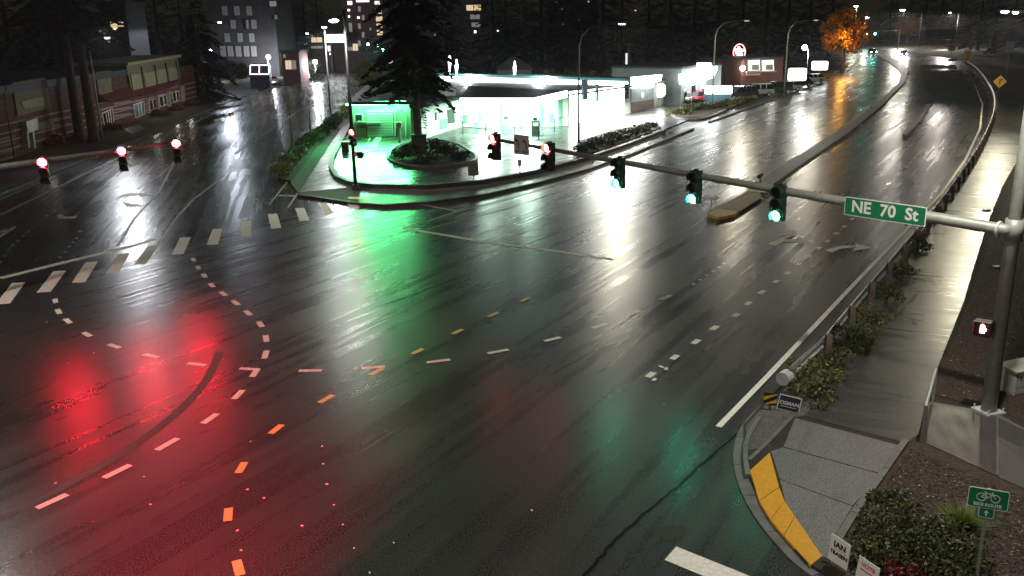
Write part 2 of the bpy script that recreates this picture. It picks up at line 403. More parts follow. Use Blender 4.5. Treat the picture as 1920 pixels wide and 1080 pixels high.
# crosswalk bars and stop lines
for (x0, y0), (x1, y1) in [((5, 570), (35, 530)), ((82, 548), (112, 508)), ((147, 530), (172, 491)), ((210, 512), (233, 475)), ((262, 496), (288, 460)),
                           ((333, 477), (348, 445)), ((398, 459), (408, 429)), ((461, 444), (461, 414)), ((518, 428), (511, 401)), ((571, 414), (562, 390)), ((617, 401), (604, 380)), ((665, 389), (655, 377))]:
    a, b = g(x0, y0), g(x1, y1); d = (b - a).normalized(); n = Vector((-d.y, d.x, 0)) * 0.27
    n = Vector((0.27, 0.06, 0))
    MB().sheet([a - n, a + n, b + n, b - n], nextz()).build('crosswalk_bar', 'paint', road)
line([(0, 522), (120, 492), (250, 461), (292, 448)], 0.45, 'stop_line', 'paint')
line([(757, 428), (900, 452), (1050, 472), (1150, 487)], 0.34, 'stop_line', 'paint')
mark([(1268, 1025), (1246, 1050), (1390, 1110), (1430, 1090)], 'crosswalk_bar')
# turn guides
dashes([(104, 564), (110, 584), (127, 602), (163, 627), (214, 649), (283, 667), (369, 683), (468, 692), (582, 695), (700, 689), (822, 677), (934, 659), (1036, 636), (1124, 611), (1190, 586), (1248, 558)], 0.74, 0.19, 'paint')
dashes([(363, 487), (372, 502), (383, 517), (397, 535), (419, 551), (442, 568), (465, 587), (488, 608), (499, 635), (498, 665), (478, 699), (447, 740), (394, 785), (314, 833), (220, 884), (98, 940)], 0.74, 0.19, 'paint')
dashes([(1090, 512), (1040, 535), (985, 562), (925, 590), (858, 622), (783, 659), (706, 697), (612, 748), (518, 805), (453, 877), (428, 965), (447, 1065), (490, 1180)], 0.62, 0.18, 'paint_yellow', 'turn_guide_dash', skip=(0, 1))
dashes([(1220, 703), (1265, 670), (1305, 641), (1340, 615), (1380, 591), (1403, 569), (1428, 548), (1455, 528), (1477, 512), (1497, 495), (1517, 480), (1535, 465), (1551, 452), (1568, 438), (1583, 425), (1598, 411), (1613, 398)], 0.50, 0.2, 'paint')
dashes([(1644, 365), (1652, 357), (1661, 349), (1670, 340), (1679, 331), (1687, 325), (1700, 313), (1708, 305), (1716, 297), (1723, 290), (1730, 281), (1737, 273), (1748, 258), (1759, 240), (1768, 222), (1775, 200)], 0.8, 0.22, 'paint_worn')
dashes([(1300, 533), (1313, 525), (1325, 516), (1337, 509), (1349, 501), (1358, 494)], 0.14, 0.14, 'paint', 'raised_marker')
dashes([(1240, 688), (1249, 692), (1227, 712)], 0.22, 0.10, 'paint', 'raised_marker')
dashes([(1560, 340), (1565, 336), (1575, 330), (1620, 315), (1628, 309), (1634, 303)], 0.25, 0.14, 'paint_worn', 'raised_marker')
for px, py in [(604, 837), (606, 870), (613, 908), (626, 947), (643, 984), (664, 1028), (693, 1074), (738, 1018), (997, 957), (495, 934), (566, 986), (470, 828), (464, 918), (445, 995), (452, 1032), (176, 662), (128, 681), (88, 604), (282, 946), (104, 906), (270, 894), (1120, 655), (1245, 758)]:
    c = g(px, py); a = random.uniform(0, 3); r = random.uniform(.02, .036)
    MB().box((c.x, c.y, 0.012), (r * 2, r, 0.016), a, 0.6).build('raised_marker', 'paint', road)
# edge and lane lines
line([(1347, 801), (1440, 705), (1590, 545), (1705, 425), (1766, 362), (1810, 300), (1838, 240), (1842, 195), (1828, 160)], 0.17, 'edge_line')
line([(757, 428), (860, 397), (1000, 360), (1130, 320), (1240, 275)], 0.14, 'lane_line', 'paint_worn')
line([(790, 384), (860, 397)], 0.25, 'lane_line', 'paint_worn')
line([(800, 430), (960, 388), (1060, 355)], 0.10, 'lane_line', 'paint_worn')
line([(1183, 302), (1335, 238), (1480, 185)], 0.14, 'lane_line', 'paint_worn')
line([(1210, 306), (1400, 232), (1560, 165)], 0.14, 'lane_line', 'paint_worn')
line([(1280, 266), (1437, 212)], 0.14, 'lane_line', 'paint_worn')
line([(1420, 262), (1480, 232), (1560, 185), (1630, 135)], 0.14, 'lane_line', 'paint_worn')
line([(1450, 330), (1540, 268), (1620, 210), (1668, 160), (1680, 140)], 0.13, 'lane_line', 'paint_worn')
line([(1745, 255), (1780, 205)], 0.14, 'lane_line', 'paint_worn')
line([(0, 404), (210, 302), (285, 266), (415, 207), (520, 160)], 0.20, 'edge_line', 'paint_worn')
line([(0, 375), (85, 338)], 0.16, 'edge_line', 'paint_worn')
line([(220, 462), (252, 410), (300, 357), (330, 300)], 0.17, 'lane_line', 'paint_worn')
line([(297, 458), (330, 410), (362, 375), (420, 330)], 0.15, 'lane_line', 'paint_worn')
line([(218, 375), (300, 330), (330, 300), (370, 272)], 0.12, 'lane_line', 'paint_worn')
line([(440, 290), (520, 235), (600, 180), (650, 145)], 0.14, 'lane_line', 'paint_worn')
dashes([(0, 492), (10, 480), (17, 469), (25, 460), (34, 452), (44, 443), (53, 435), (62, 426), (75, 416), (88, 405), (102, 397)], 0.30, 0.14, 'paint_worn')
dashes([(112, 483), (122, 473), (130, 463), (137, 455), (144, 447), (150, 434), (165, 416), (180, 402)], 0.30, 0.14, 'paint_worn')
dashes([(262, 290), (272, 285), (282, 279), (292, 275), (330, 255), (345, 247)], 0.35, 0.14, 'paint_worn')
# bicycle-ramp markings at the far-left corner
line([(478, 372), (505, 384), (540, 340)], 0.12, 'lane_line', 'paint_worn')
line([(539, 391), (556, 366), (590, 315)], 0.12, 'lane_line', 'paint_worn')
line([(523, 367), (557, 368)], 0.4, 'bicycle_symbol', 'paint_worn')
# arrows
mark([(1441, 457), (1453, 462), (1470, 454), (1498, 455), (1498, 449), (1480, 449), (1470, 449), (1487, 443), (1478, 441), (1456, 451)], 'turn_arrow')
mark([(1459, 441), (1493, 432), (1493, 444), (1487, 443), (1476, 440)], 'turn_arrow')
mark([(1498, 444), (1527, 454), (1496, 459), (1497, 455)], 'turn_arrow')
mark([(1547, 470), (1560, 474), (1575, 467), (1604, 464), (1602, 461), (1580, 461), (1558, 466)], 'turn_arrow')
mark([(1604, 457), (1634, 465), (1598, 471), (1604, 464)], 'turn_arrow')
mark([(0, 440), (0, 447), (31, 427), (28, 424)], 'turn_arrow', 'paint_worn'); mark([(0, 433), (0, 437), (16, 433), (10, 430)], 'turn_arrow', 'paint_worn')
mark([(106, 405), (112, 411), (140, 410), (146, 405), (125, 407), (112, 402)], 'turn_arrow', 'paint_worn')
mark([(222, 371), (250, 366), (280, 368), (292, 364), (255, 362), (230, 364)], 'turn_arrow', 'paint_worn')
mark([(228, 376), (238, 388), (272, 387), (240, 381)], 'turn_arrow', 'paint_worn')
# crack sealant, seams and detector loops
def seam(pts, wd, n=6, jit=0.03):
    P = gp(smooth_path(pts, n)); Q = []
    for p in P: Q.append(p + Vector((random.uniform(-jit, jit), random.uniform(-jit, jit), 0)))
    MB().sheet(strip_poly(Q, wd), nextz()).build('crack_seam', 'tar', road)
seam([(1085, 1095), (1130, 1040), (1185, 985), (1250, 930), (1310, 878), (1390, 808), (1440, 765)], 0.07)
seam([(130, 580), (230, 556), (360, 515), (480, 488), (620, 455), (720, 432), (870, 387), (960, 362)], 0.09)
seam([(225, 655), (330, 617), (480, 580), (640, 545)], 0.04)
seam([(985, 458), (1080, 425), (1180, 390), (1290, 345), (1330, 322)], 0.10)
seam([(700, 576), (760, 558), (840, 528), (900, 505)], 0.08)
seam([(280, 375), (330, 335), (400, 285), (470, 240)], 0.06)
seam([(1020, 408), (1050, 412), (1120, 402), (1132, 396)], 0.09)
seam([(960, 443), (1030, 420), (1046, 410)], 0.06)
seam([(180, 540), (200, 505), (215, 470)], 0.05)
seam([(1180, 640), (1120, 655), (1040, 700)], 0.05)
seam([(300, 480), (345, 480)], 0.05)
# old tyre arc that stays matt and dry
line(smooth_path([(0, 975), (120, 912), (230, 850), (330, 775), (385, 715), (412, 660)]), 0.28, 'tyre_mark', mat('tyre scuff', (0.046, 0.043, 0.041), 0.6, scale=6, var=0.5))
mark([(1225, 1000), (1240, 988), (1275, 984), (1290, 992), (1280, 1008), (1250, 1016)], 'oil_stain', mat('oil stain', (0.016, 0.013, 0.010), 0.5, var=0.4))

# damp night air that glows round the lamps
hz = MB().box((0, 430, 27.5), (1400, 1100, 57)).build('haze', 'asphalt'); stuff(hz)
hm = bpy.data.materials.new('damp air'); hm.use_nodes = True
for nd in list(hm.node_tree.nodes):
    if nd.type == 'BSDF_PRINCIPLED': hm.node_tree.nodes.remove(nd)
vol = hm.node_tree.nodes.new('ShaderNodeVolumePrincipled'); vol.inputs['Color'].default_value = (0.9, 0.93, 1.0, 1); vol.inputs['Density'].default_value = 0.00013; vol.inputs['Anisotropy'].default_value = 0.6
hm.node_tree.links.new(vol.outputs[0], hm.node_tree.nodes['Material Output'].inputs['Volume'])
hz.data.materials.clear(); hz.data.materials.append(hm)

# ------------------------------------------------------------------ kerbs, verges, sidewalks
def kerb_run(pts, wd, h, m_, parent_name='kerb', seglen=3.0, z0=-0.03, smooth=True):
    """a kerb of jointed stones along a line"""
    P = gp(smooth_path(pts, 10) if smooth else pts)
    root = None; acc = [P[0]]; L = 0; segs = []
    for i in range(1, len(P)):
        acc.append(P[i]); L += (P[i] - P[i - 1]).length
        if L > seglen or i == len(P) - 1:
            if len(acc) > 1: segs.append(acc)
            acc = [P[i]]; L = 0
    for k, s_ in enumerate(segs):
        s_ = list(s_); d = (s_[-1] - s_[-2]).normalized(); s_[-1] = s_[-1] - d * 0.02
        mb = MB(); mb.prism(strip_poly(s_, wd), z0, h)
        o = mb.build(parent_name if root is None else 'kerb_stone', m_, root)
        if root is None: root = struct(o)
    return root
# right-hand verge behind the guardrail
verge_px = [(1395, 800), (1425, 768), (1470, 722), (1530, 660), (1600, 585), (1690, 485), (1745, 415), (1785, 360), (1822, 300), (1848, 245), (1857, 200), (1848, 160), (1828, 128), (1800, 112), (1740, 104), (1690, 98)]
vp = gp(verge_px); vp += [Vector((420, 420, 0)), Vector((420, 60, 0)), Vector((60, 8, 0)), g(1640, 1160), g(1560, 1090), g(1510, 1060), g(1440, 975), g(1405, 900), g(1396, 850)]
struct(MB().prism(vp, -0.1, 0.09).build('verge', 'soil'))
gravel = gp([(1398, 805), (1440, 760), (1530, 668), (1610, 585), (1690, 490), (1700, 520), (1640, 590), (1570, 690), (1510, 785), (1480, 790), (1440, 845), (1402, 850)])
struct(MB().prism(gravel, 0.0, 0.10).build('gravel_strip', 'gravel'))
path_px = [(1508, 786), (1540, 745), (1590, 672), (1640, 590), (1685, 515), (1720, 465), (1770, 395), (1815, 325), (1850, 265), (1866, 220), (1868, 190), (1862, 172), (1895, 172), (1925, 195), (1945, 230), (1910, 300), (1880, 350), (1850, 425), (1830, 490), (1806, 570), (1775, 650), (1738, 742), (1722, 820), (1700, 838), (1600, 812)]
path = struct(MB().prism(gp(path_px), 0.0, 0.104).build('path', 'path'))
seam_m = mat('path joint', (0.03, 0.03, 0.028), 0.6)
for a, b in [((1555, 735), (1740, 760)), ((1600, 665), (1775, 655)), ((1690, 515), (1822, 520)), ((1760, 410), (1862, 400))]:
    MB().sheet(strip_poly(gp([a, b], 0.1), 0.02), 0.108).build('path_joint', seam_m, path)
for px_ in [[(1672, 606), (1690, 580), (1700, 572), (1690, 590)], [(1698, 573), (1714, 552), (1723, 551), (1712, 566)], [(1708, 600), (1722, 608), (1712, 610)], [(1728, 528), (1734, 523), (1735, 530)]]:
    MB().sheet(gp(px_, 0.1), 0.1095).build('tar_patch', 'tar', path)
# curb ramp: three slabs and four yellow tactile panels
ramp = struct(MB().prism(gp([(1487, 782), (1697, 838), (1545, 1058), (1405, 880), (1440, 845)]), 0.0, 0.085).build('sidewalk', 'gravel'))
for P_ in [[(1491, 784), (1696, 838), (1652, 888.2), (1469, 837.6)], [(1446, 846), (1468, 839), (1651, 889.6), (1599, 948), (1462, 898.2)], [(1462.5, 899.6), (1598, 949.4), (1542, 1044), (1492, 985), (1473, 942)]]:
    MB().prism(gp(P_, 0.1), 0.05, 0.104).build('paving_slab', 'slab', ramp)
tac_o = [(1406, 882), (1424, 940), (1445, 975), (1470, 1005), (1521, 1061)]
tac_i = [(1443, 848), (1461, 914), (1471, 940), (1490, 968), (1542, 1044)]
for k in range(4):
    a0, a1, b0, b1 = g(*tac_o[k], 0.1), g(*tac_o[k + 1], 0.1), g(*tac_i[k], 0.1), g(*tac_i[k + 1], 0.1)
    e = 0.012
    q = [a0.lerp(a1, e), a0.lerp(a1, 1 - e), b0.lerp(b1, 1 - e), b0.lerp(b1, e)]
    p = MB().prism(q, 0.05, 0.108).build('tactile_panel', 'tactile', ramp)
    dm = MB(); nu = max(3, int((a1 - a0).length / 0.07)); nv = max(3, int((b0 - a0).length / 0.07))
    for i in range(nu):
        for j in range(nv):
            c = q[0].lerp(q[1], (i + .5) / nu).lerp(q[3].lerp(q[2], (i + .5) / nu), (j + .5) / nv)
            dm.box((c.x, c.y, 0.1115), (0.03, 0.03, 0.006), 0.4, 0.6)
    stuff(dm.build('dome_rows', 'tactile', p))
kerb_run([(1640, 1160), (1560, 1095), (1500, 1052), (1440, 985), (1404, 925), (1388, 868), (1393, 822), (1412, 790), (1438, 764)], 0.34, 0.035, 'kerb', 'gutter', 1.5)
kerb_run([(1402, 900), (1397, 862), (1402, 828), (1424, 790)], 0.12, 0.15, 'kerb', 'kerb', 1.5)
kerb_run([(1404, 872), (1440, 838), (1487, 788)], 0.10, 0.16, 'kerb', 'kerb', 2.0, smooth=False)
kerb_run([(1697, 836), (1660, 890), (1600, 975), (1548, 1062)], 0.16, 0.19, 'kerb', 'kerb', 1.7, smooth=False)
# planting bed and side walk
bed = struct(MB().prism(gp([(1708, 838), (1735, 842), (1930, 935), (2100, 1010), (2100, 1200), (1640, 1200), (1556, 1066), (1610, 975), (1668, 890)]), 0.0, 0.13).build('planting_bed', 'mulch'))
side = struct(MB().prism(gp([(1740, 758), (1870, 782), (1930, 815), (2100, 880), (2100, 1000), (1930, 925), (1738, 836)]), 0.0, 0.10).build('side_walk', 'kerb'))
for a in [[(1740, 758), (1868, 782), (1868, 892), (1738, 832)], [(1872, 784), (1985, 838), (1985, 945), (1872, 895)]]:
    MB().prism(gp(a, 0.1), 0.05, 0.112).build('paving_slab', 'walk', side)
struct(MB().prism(gp([(1745, 745), (1790, 635), (1830, 530), (1862, 430), (1930, 280), (2200, 280), (2200, 850), (1930, 800), (1870, 776)]), 0.0, 0.105).build('mulch_bank', 'mulch'))

# median island with a yellow nose
med = struct(MB().prism(gp([(1327, 402), (1345, 409), (1376, 403), (1420, 371), (1489, 321), (1587, 254), (1657, 197), (1696, 156), (1704, 132), (1688, 116), (1640, 96), (1630, 98), (1668, 118), (1690, 138), (1684, 158), (1640, 200), (1560, 255), (1460, 318), (1385, 372), (1345, 391)]), 0.0, 0.16).build('median_island', 'kerb_dark'))
MB().prism(gp([(1325, 403), (1345, 410.5), (1377, 404), (1385, 398), (1345, 393)], 0.1), 0.02, 0.175).build('median_nose', 'median_yellow', med)
MB().prism(gp([(1347, 392.5), (1387, 397.5), (1428, 372), (1424, 361), (1392, 371)], 0.1), 0.1, 0.172).build('median_paint', 'median_worn', med)
MB().sheet(gp([(1402, 359), (1440, 362), (1432, 357), (1408, 355)], 0.16), 0.176).build('paint_patch', 'paint_worn', med)
msb = g(1333, 397, .16); mst = thing('median_sign', 'small white plate sign standing on the yellow median nose', 'traffic sign', msb, -0.6)
MB().tube([(0, 0, 0), (0, 0, 0.75)], 0.03, 8).build('post', 'pole', mst)
MB().box((0, 0, 0.78), (0.75, 0.5, 0.05)).build('plate', 'sign_white', mst)
for a in [[(1595, 232), (1600, 229), (1618, 234), (1612, 237)], [(1667, 178), (1672, 176), (1686, 177), (1682, 179)]]:
    mark(a, 'worn_patch', 'paint_worn')
# low separator kerb between the lanes further on
kerb_run([(1696, 255), (1716, 235), (1735, 210), (1742, 200)], 0.35, 0.14, 'kerb', 'separator', 4)

# left verge
struct(MB().prism(gp([(-120, 420), (0, 362), (130, 312), (265, 258), (412, 196), (500, 163), (600, 128), (660, 108)]) + [Vector((-75, 470, 0)), Vector((-400, 470, 0)), Vector((-400, 40, 0))], -0.1, 0.12).build('verge', 'grass'))
kerb_run([(-120, 424), (0, 365), (130, 314), (265, 260), (412, 198), (500, 165), (600, 130)], 0.3, 0.14, 'kerb_dark', 'kerb', 5, smooth=False)
struct(MB().prism(gp([(405, 195), (440, 160), (480, 150), (545, 143), (470, 175), (412, 198)]), 0.0, 0.14).build('driveway', 'walk'))
struct(MB().prism(gp([(232, 242), (262, 234), (272, 242), (246, 252)], 0.1), 0.0, 0.15).build('landing_pad', 'slab'))

# corner lot with forecourt
lot_px = [(625, 305), (632, 330), (655, 345), (700, 352), (800, 354), (900, 345), (1000, 326), (1100, 300), (1180, 272), (1240, 247), (1330, 210), (1300, 190), (1225, 170), (1100, 150), (900, 140), (760, 135), (720, 150), (690, 200), (655, 245)]
struct(MB().prism(gp(lot_px), -0.05, 0.13).build('forecourt', 'lot'))
walk_px = [(545, 345), (560, 365), (600, 372), (660, 381), (720, 385), (800, 380), (900, 367), (1000, 345), (1100, 318), (1180, 290), (1245, 263), (1240, 252), (1180, 276), (1100, 304), (1000, 330), (900, 349), (800, 358), (700, 356), (652, 349), (628, 333), (622, 305), (652, 245), (700, 175), (720, 150), (712, 150), (650, 212), (590, 275)]
sw = struct(MB().prism(gp(walk_px), -0.05, 0.10).build('sidewalk', 'gravel'))
def panels(A, B, name, m_, parent, z0, z1, gap=0.012):
    for i in range(len(A) - 1):
        a0, a1, b0, b1 = (g(*q, z1) for q in (A[i], A[i + 1], B[i], B[i + 1]))
        MB().prism([a0.lerp(a1, gap), a0.lerp(a1, 1 - gap), b0.lerp(b1, 1 - gap), b0.lerp(b1, gap)], z0, z1).build(name, m_, parent)
def resample(pts, n):
    P = [Vector(p) for p in pts]; L = [0]
    for i in range(1, len(P)): L.append(L[-1] + (g(*P[i]) - g(*P[i - 1])).length)
    out = []
    for k in range(n + 1):
        t = L[-1] * k / n; i = max(j for j in range(len(L)) if L[j] <= t + 1e-6); i = min(i, len(P) - 2)
        f = (t - L[i]) / max(1e-6, L[i + 1] - L[i]); out.append(tuple(P[i].lerp(P[i + 1], f)))
    return out
panels(resample([(672, 378), (720, 382), (800, 377), (900, 364), (1000, 342), (1100, 315), (1180, 287), (1243, 262)], 20), resample([(676, 357), (720, 359), (800, 360), (900, 351), (1000, 332), (1100, 306), (1180, 278), (1240, 253)], 20), 'paving_slab', 'walk', sw, 0.05, 0.116)
panels(resample([(560, 362), (600, 300), (650, 225), (708, 152)], 14), resample([(650, 352), (622, 308), (650, 248), (716, 152)], 14), 'paving_slab', 'walk', sw, 0.05, 0.116)
MB().prism(gp([(652, 372), (655, 369), (694, 369), (692, 375)], 0.12), 0.05, 0.122).build('tactile_panel', 'tactile', sw)
kerb_run([(560, 368), (600, 374), (660, 383), (720, 387), (800, 382), (900, 369), (1000, 347), (1100, 320), (1180, 292), (1250, 263), (1300, 243)], 0.22, 0.15, 'kerb_dark', 'kerb', 4, smooth=False)
kerb_run([(690, 180), (655, 240), (624, 300), (621, 320), (632, 338), (656, 349), (700, 355), (800, 357), (900, 348), (1000, 329), (1100, 303), (1180, 275), (1245, 250)], 0.35, 0.38, 'kerb_dark', 'kerb', 4, smooth=False)
# planted strip along the side street
struct(MB().prism(gp([(520, 338), (533, 300), (590, 255), (640, 218), (690, 170), (705, 165), (650, 222), (600, 272), (560, 325), (545, 342)]), -0.05, 0.15).build('planting_strip', 'mulch'))
# forecourt tree island
isl = gp([(728, 300), (735, 285), (760, 272), (800, 266), (850, 272), (885, 290), (894, 300), (885, 308), (840, 316), (780, 318), (742, 310)])
struct(MB().prism(isl, 0.0, 0.24).build('planting_island', 'mulch'))
kerb_run([(728, 300), (735, 285), (760, 272), (800, 266), (850, 272), (885, 290), (894, 300), (885, 308), (840, 316), (780, 318), (742, 310), (728, 300)], 0.28, 0.32, 'kerb', 'kerb', 3)
for a in [[(690, 276), (707, 255), (717, 256), (706, 277)], [(684, 275), (694, 257), (696, 257), (687, 275)]]:
    MB().sheet(gp(a, 0.13), 0.1345).build('bay_paint', 'paint_worn', bpy.data.objects['forecourt'])
# planting along the frontage of the forecourt and by the car lot
struct(MB().prism(gp([(1085, 268), (1150, 246), (1220, 235), (1240, 243), (1180, 266), (1105, 292), (1080, 292)]), 0.0, 0.2).build('planting_strip', 'mulch'))
struct(MB().prism(gp([(1258, 214), (1285, 200), (1330, 195), (1400, 185), (1440, 175), (1360, 208), (1320, 222), (1275, 224)]), 0.0, 0.22).build('planting_strip', 'mulch'))
kerb_run([(1258, 214), (1262, 219), (1275, 225), (1320, 224), (1360, 209)], 0.3, 0.26, 'kerb', 'kerb', 3)
struct(MB().prism(gp([(1250, 205), (1300, 188), (1480, 172), (1560, 140), (1585, 125), (1560, 112), (1400, 140), (1240, 165)]), -0.05, 0.12).build('car_lot', 'lot'))
kerb_run([(1330, 230), (1400, 205), (1480, 178), (1540, 157), (1590, 135), (1612, 112)], 0.3, 0.15, 'kerb_dark', 'kerb', 5, smooth=False)

# ------------------------------------------------------------------ traffic signals and mast arms
def yaw_of(f): return math.atan2(f[0], -f[1])
SIG_F = Vector((-0.62, -0.78, 0)).normalized()
def visor(c, r, ln):
    """open-bottomed tunnel hood in front of a lens at c, facing -y"""
    mb = MB(); V = []; n = 12
    for k in range(n + 1):
        a = math.radians(-40 + 260 * k / n)
        for rr, y in ((r, 0), (r, -ln), (r - 0.012, -ln), (r - 0.012, 0)):
            V.append((c[0] + rr * math.cos(a), c[1] + y, c[2] + rr * math.sin(a)))
    fs = []
    for k in range(n):
        a, b = k * 4, (k + 1) * 4
        fs += [(a, b, b + 1, a + 1), (a + 2, b + 2, b + 3, a + 3), (a + 1, b + 1, b + 2, a + 2)]
    return mb.add(V, fs)
def signal(label, pos, facing, lit, lens_m, housing='black', group=None, name='traffic_signal', sc=1.0):
    t = thing(name, label, 'traffic signal', pos, yaw_of(facing), group)
    mb = MB()
    for k in range(3):
        z = (0.37 - 0.37 * k) * sc
        mb.box((0, 0.02, z), (0.36 * sc, 0.22 * sc, 0.362 * sc)); mb.box((0, -0.10 * sc, z), (0.32 * sc, 0.03, 0.32 * sc))
    mb.box((0, 0.02, 0.58 * sc), (0.12, 0.12, 0.06))
    mb.build('housing', housing, t)
    for k in range(3):
        z = (0.37 - 0.37 * k) * sc
        on = (k == lit)
        MB().disc((0, -0.118 * sc, z), (0, -1, 0), 0.168 * sc, 20, 0.09).build('lens', lens_m if on else 'lens_off', t)
        visor((0, -0.117 * sc, z), 0.180 * sc, (0.24 if not on else 0.20) * sc).build('visor', housing, t)
    return t
# near right pole
pb = g(1853, 772, 0.1)
pt = thing('signal_pole', 'thick grey mast arm signal pole beside the wet footpath', 'signal pole', pb)
armA = Vector((12.75, 22.75, 5.2)); armB = g(928, 261.5, 5.9)
MB().tube([(0, 0, 0.05), (0, 0, 7.5), (0, 0, 11.2)], [0.20, 0.155, 0.12], 24).build('pole', 'pole', pt, True)
MB().tube([(0, 0, 10.9), (-0.9, -1.2, 11.35), (-1.6, -2.2, 11.4)], 0.05, 10).build('lamp_arm', 'pole', pt, True)
MB().box((-1.75, -2.4, 11.42), (0.8, 0.36, 0.12), 0.95, 0.75).build('lamp_head', 'steel', pt)
light('SPOT', pb + Vector((-1.75, -2.4, 11.25)), 4000, (1.0, 0.95, 0.86), size=0.22, angle=166, blend=0.3, target=pb + Vector((-1.75, -2.4, 5)))
MB().box((0, 0, 0.03), (0.62, 0.62, 0.06), 0.3).build('base_plate', 'steel', pt)
for a in range(4):
    q = Vector((0.25, 0.25, 0)); q.rotate(Matrix.Rotation(0.3 + a * math.pi / 2, 3, 'Z'))
    MB().tube([(q.x, q.y, 0.06), (q.x, q.y, 0.17)], 0.025, 8).build('anchor_bolt', 'steel', pt)
aA, aB = armA - pb, armB - pb
hub = Vector((0, 0, aA.z))
MB().tube([hub, aA.lerp(hub, 0.0), aA.lerp(aB, 0.33), aA.lerp(aB, 0.66), aB], [0.165, 0.160, 0.128, 0.095, 0.062], 22).build('mast_arm', 'pole', pt, True)
MB().tube([aA.lerp(aB, 0.006), aA.lerp(aB, 0.009)], [0.21, 0.21], 20).build('flange', 'steel', pt)
MB().tube([hub - Vector((0, 0, 0.28)), hub + Vector((0, 0, 0.28))], [0.225, 0.225], 24).build('arm_collar', 'pole', pt, True)
def on_arm(px):
    lo, hi = 0.0, 1.0
    for _ in range(40):
        mid = (lo + hi) / 2
        if proj(armA.lerp(armB, mid))[0] > px: lo = mid
        else: hi = mid
    return armA.lerp(armB, lo)
offs = SIG_F * 0.20
for px, dz, lit, lm, hm, lab in [
    (1467, -0.36, 2, 'green', 'green_housing', 'green traffic signal nearest the street name sign on the mast arm'),
    (1310, -0.36, 2, 'green', 'green_housing', 'green traffic signal hanging above the yellow median nose'),
    (1167, -0.36, 2, 'green', 'green_housing', 'green traffic signal just right of the red arrow signals'),
    (1036, -0.26, 0, 'red_soft', 'black', 'red arrow signal between the turn sign and the green signals'),
    (935, -0.26, 0, 'red_soft', 'black', 'red arrow signal at the far tip of the mast arm')]:
    p = on_arm(px) + offs + Vector((0, 0, dz))
    s = signal(lab, p, SIG_F, lit, lm, hm, 'signals hung on the right mast arm')
    MB().tube([(0, 0.12, 0.30), (0, 0.30, 0.36)], 0.04, 8).build('bracket', 'steel', s)
def sign_thing(name, label, cat, pos, facing, group=None): return thing(name, label, cat, pos, yaw_of(facing), group)
def board(wd, ht, th=0.02, y=0.0, z=0.0, x=0.0, rad=0.0):
    """a sign panel in the xz plane facing -y, corners rounded by rad"""
    mb = MB(); pts = []
    if rad <= 0: pts = [(-wd / 2, -ht / 2), (wd / 2, -ht / 2), (wd / 2, ht / 2), (-wd / 2, ht / 2)]
    else:
        for cx, cz, a0 in ((wd / 2 - rad, -ht / 2 + rad, -90), (wd / 2 - rad, ht / 2 - rad, 0), (-wd / 2 + rad, ht / 2 - rad, 90), (-wd / 2 + rad, -ht / 2 + rad, 180)):
            for k in range(5):
                a = R(a0 + 22.5 * k); pts.append((cx + rad * math.cos(a), cz + rad * math.sin(a)))
    n = len(pts)
    V = [(x + p[0], y - th / 2, z + p[1]) for p in pts] + [(x + p[0], y + th / 2, z + p[1]) for p in pts]
    return mb.add(V, [tuple(range(n)), tuple(range(2 * n - 1, n - 1, -1))] + [(i, n + i, n + (i + 1) % n, (i + 1) % n) for i in range(n)])
def letters(txt, size, m_, parent, x, z, y, bold=0.0, name='lettering'):
    return text_mb(txt, size, 0.004, bold).build(name, m_, parent, loc=(x, y, z))
# street name sign
ad = (armB - armA); ad.z = 0; ad.normalize()
SN_F = Vector((ad.y, -ad.x, 0)); SN_F = SN_F if SN_F.y < 0 else -SN_F
p = (on_arm(1665)) + SN_F * 0.22
sl = (armA.z - armB.z) / (armA - armB).to_2d().length
sn = sign_thing('street_name_sign', 'green street name sign reading NE 70 St on the mast arm', 'street sign', p + Vector((0, 0, -0.02)), SN_F)
tilt = math.atan(0.02)
wS, hS = abs(((at(1724, 405, p.y) - at(1606, 390, p.y)).x)) / abs(ad.x), 0.54
wS = min(max(wS, 1.7), 2.4)
board(wS, hS, 0.02, 0, 0, 0, 0.04).build('sign_border', 'sign_white', sn)
board(wS - 0.05, hS - 0.05, 0.02, -0.004, 0, 0, 0.03).build('sign_face', 'sign_green', sn)
letters('NE  70  St', 0.47, 'sign_white', sn, 0, 0.0, -0.018, 0.012)
for x in (-wS * 0.3, wS * 0.3): MB().box((x, 0.10, 0.0), (0.06, 0.20, 0.10)).build('bracket', 'steel', sn)
# lane-use sign between the red arrows
p = on_arm(982) + SN_F * 0.12
lu = sign_thing('lane_use_sign', 'white turn arrow sign reading ONLY between the red arrow signals', 'traffic sign', p, SN_F)
board(0.92, 0.80, 0.02, 0, 0, 0, 0.03).build('sign_border', 'sign_black', lu)
board(0.89, 0.77, 0.02, -0.004, 0, 0, 0.03).build('sign_face', 'sign_white', lu)
for x in (-0.23, 0.23):
    pts = [(x + 0.07, -0.02, -0.16), (x + 0.07, -0.02, 0.02), (x + 0.05, -0.02, 0.11), (x - 0.01, -0.02, 0.16), (x - 0.06, -0.02, 0.17)]
    mb = MB().tube(pts, 0.024, 6); mb.add([(x - 0.05, -0.03, 0.24), (x - 0.05, -0.03, 0.09), (x - 0.15, -0.03, 0.17), (x - 0.05, -0.01, 0.24), (x - 0.05, -0.01, 0.09), (x - 0.15, -0.01, 0.17)], [(0, 2, 1), (3, 4, 5)])
    mb.build('arrow', 'sign_black', lu)
    letters('ONLY', 0.14, 'sign_black', lu, x, -0.28, -0.016, 0.003)
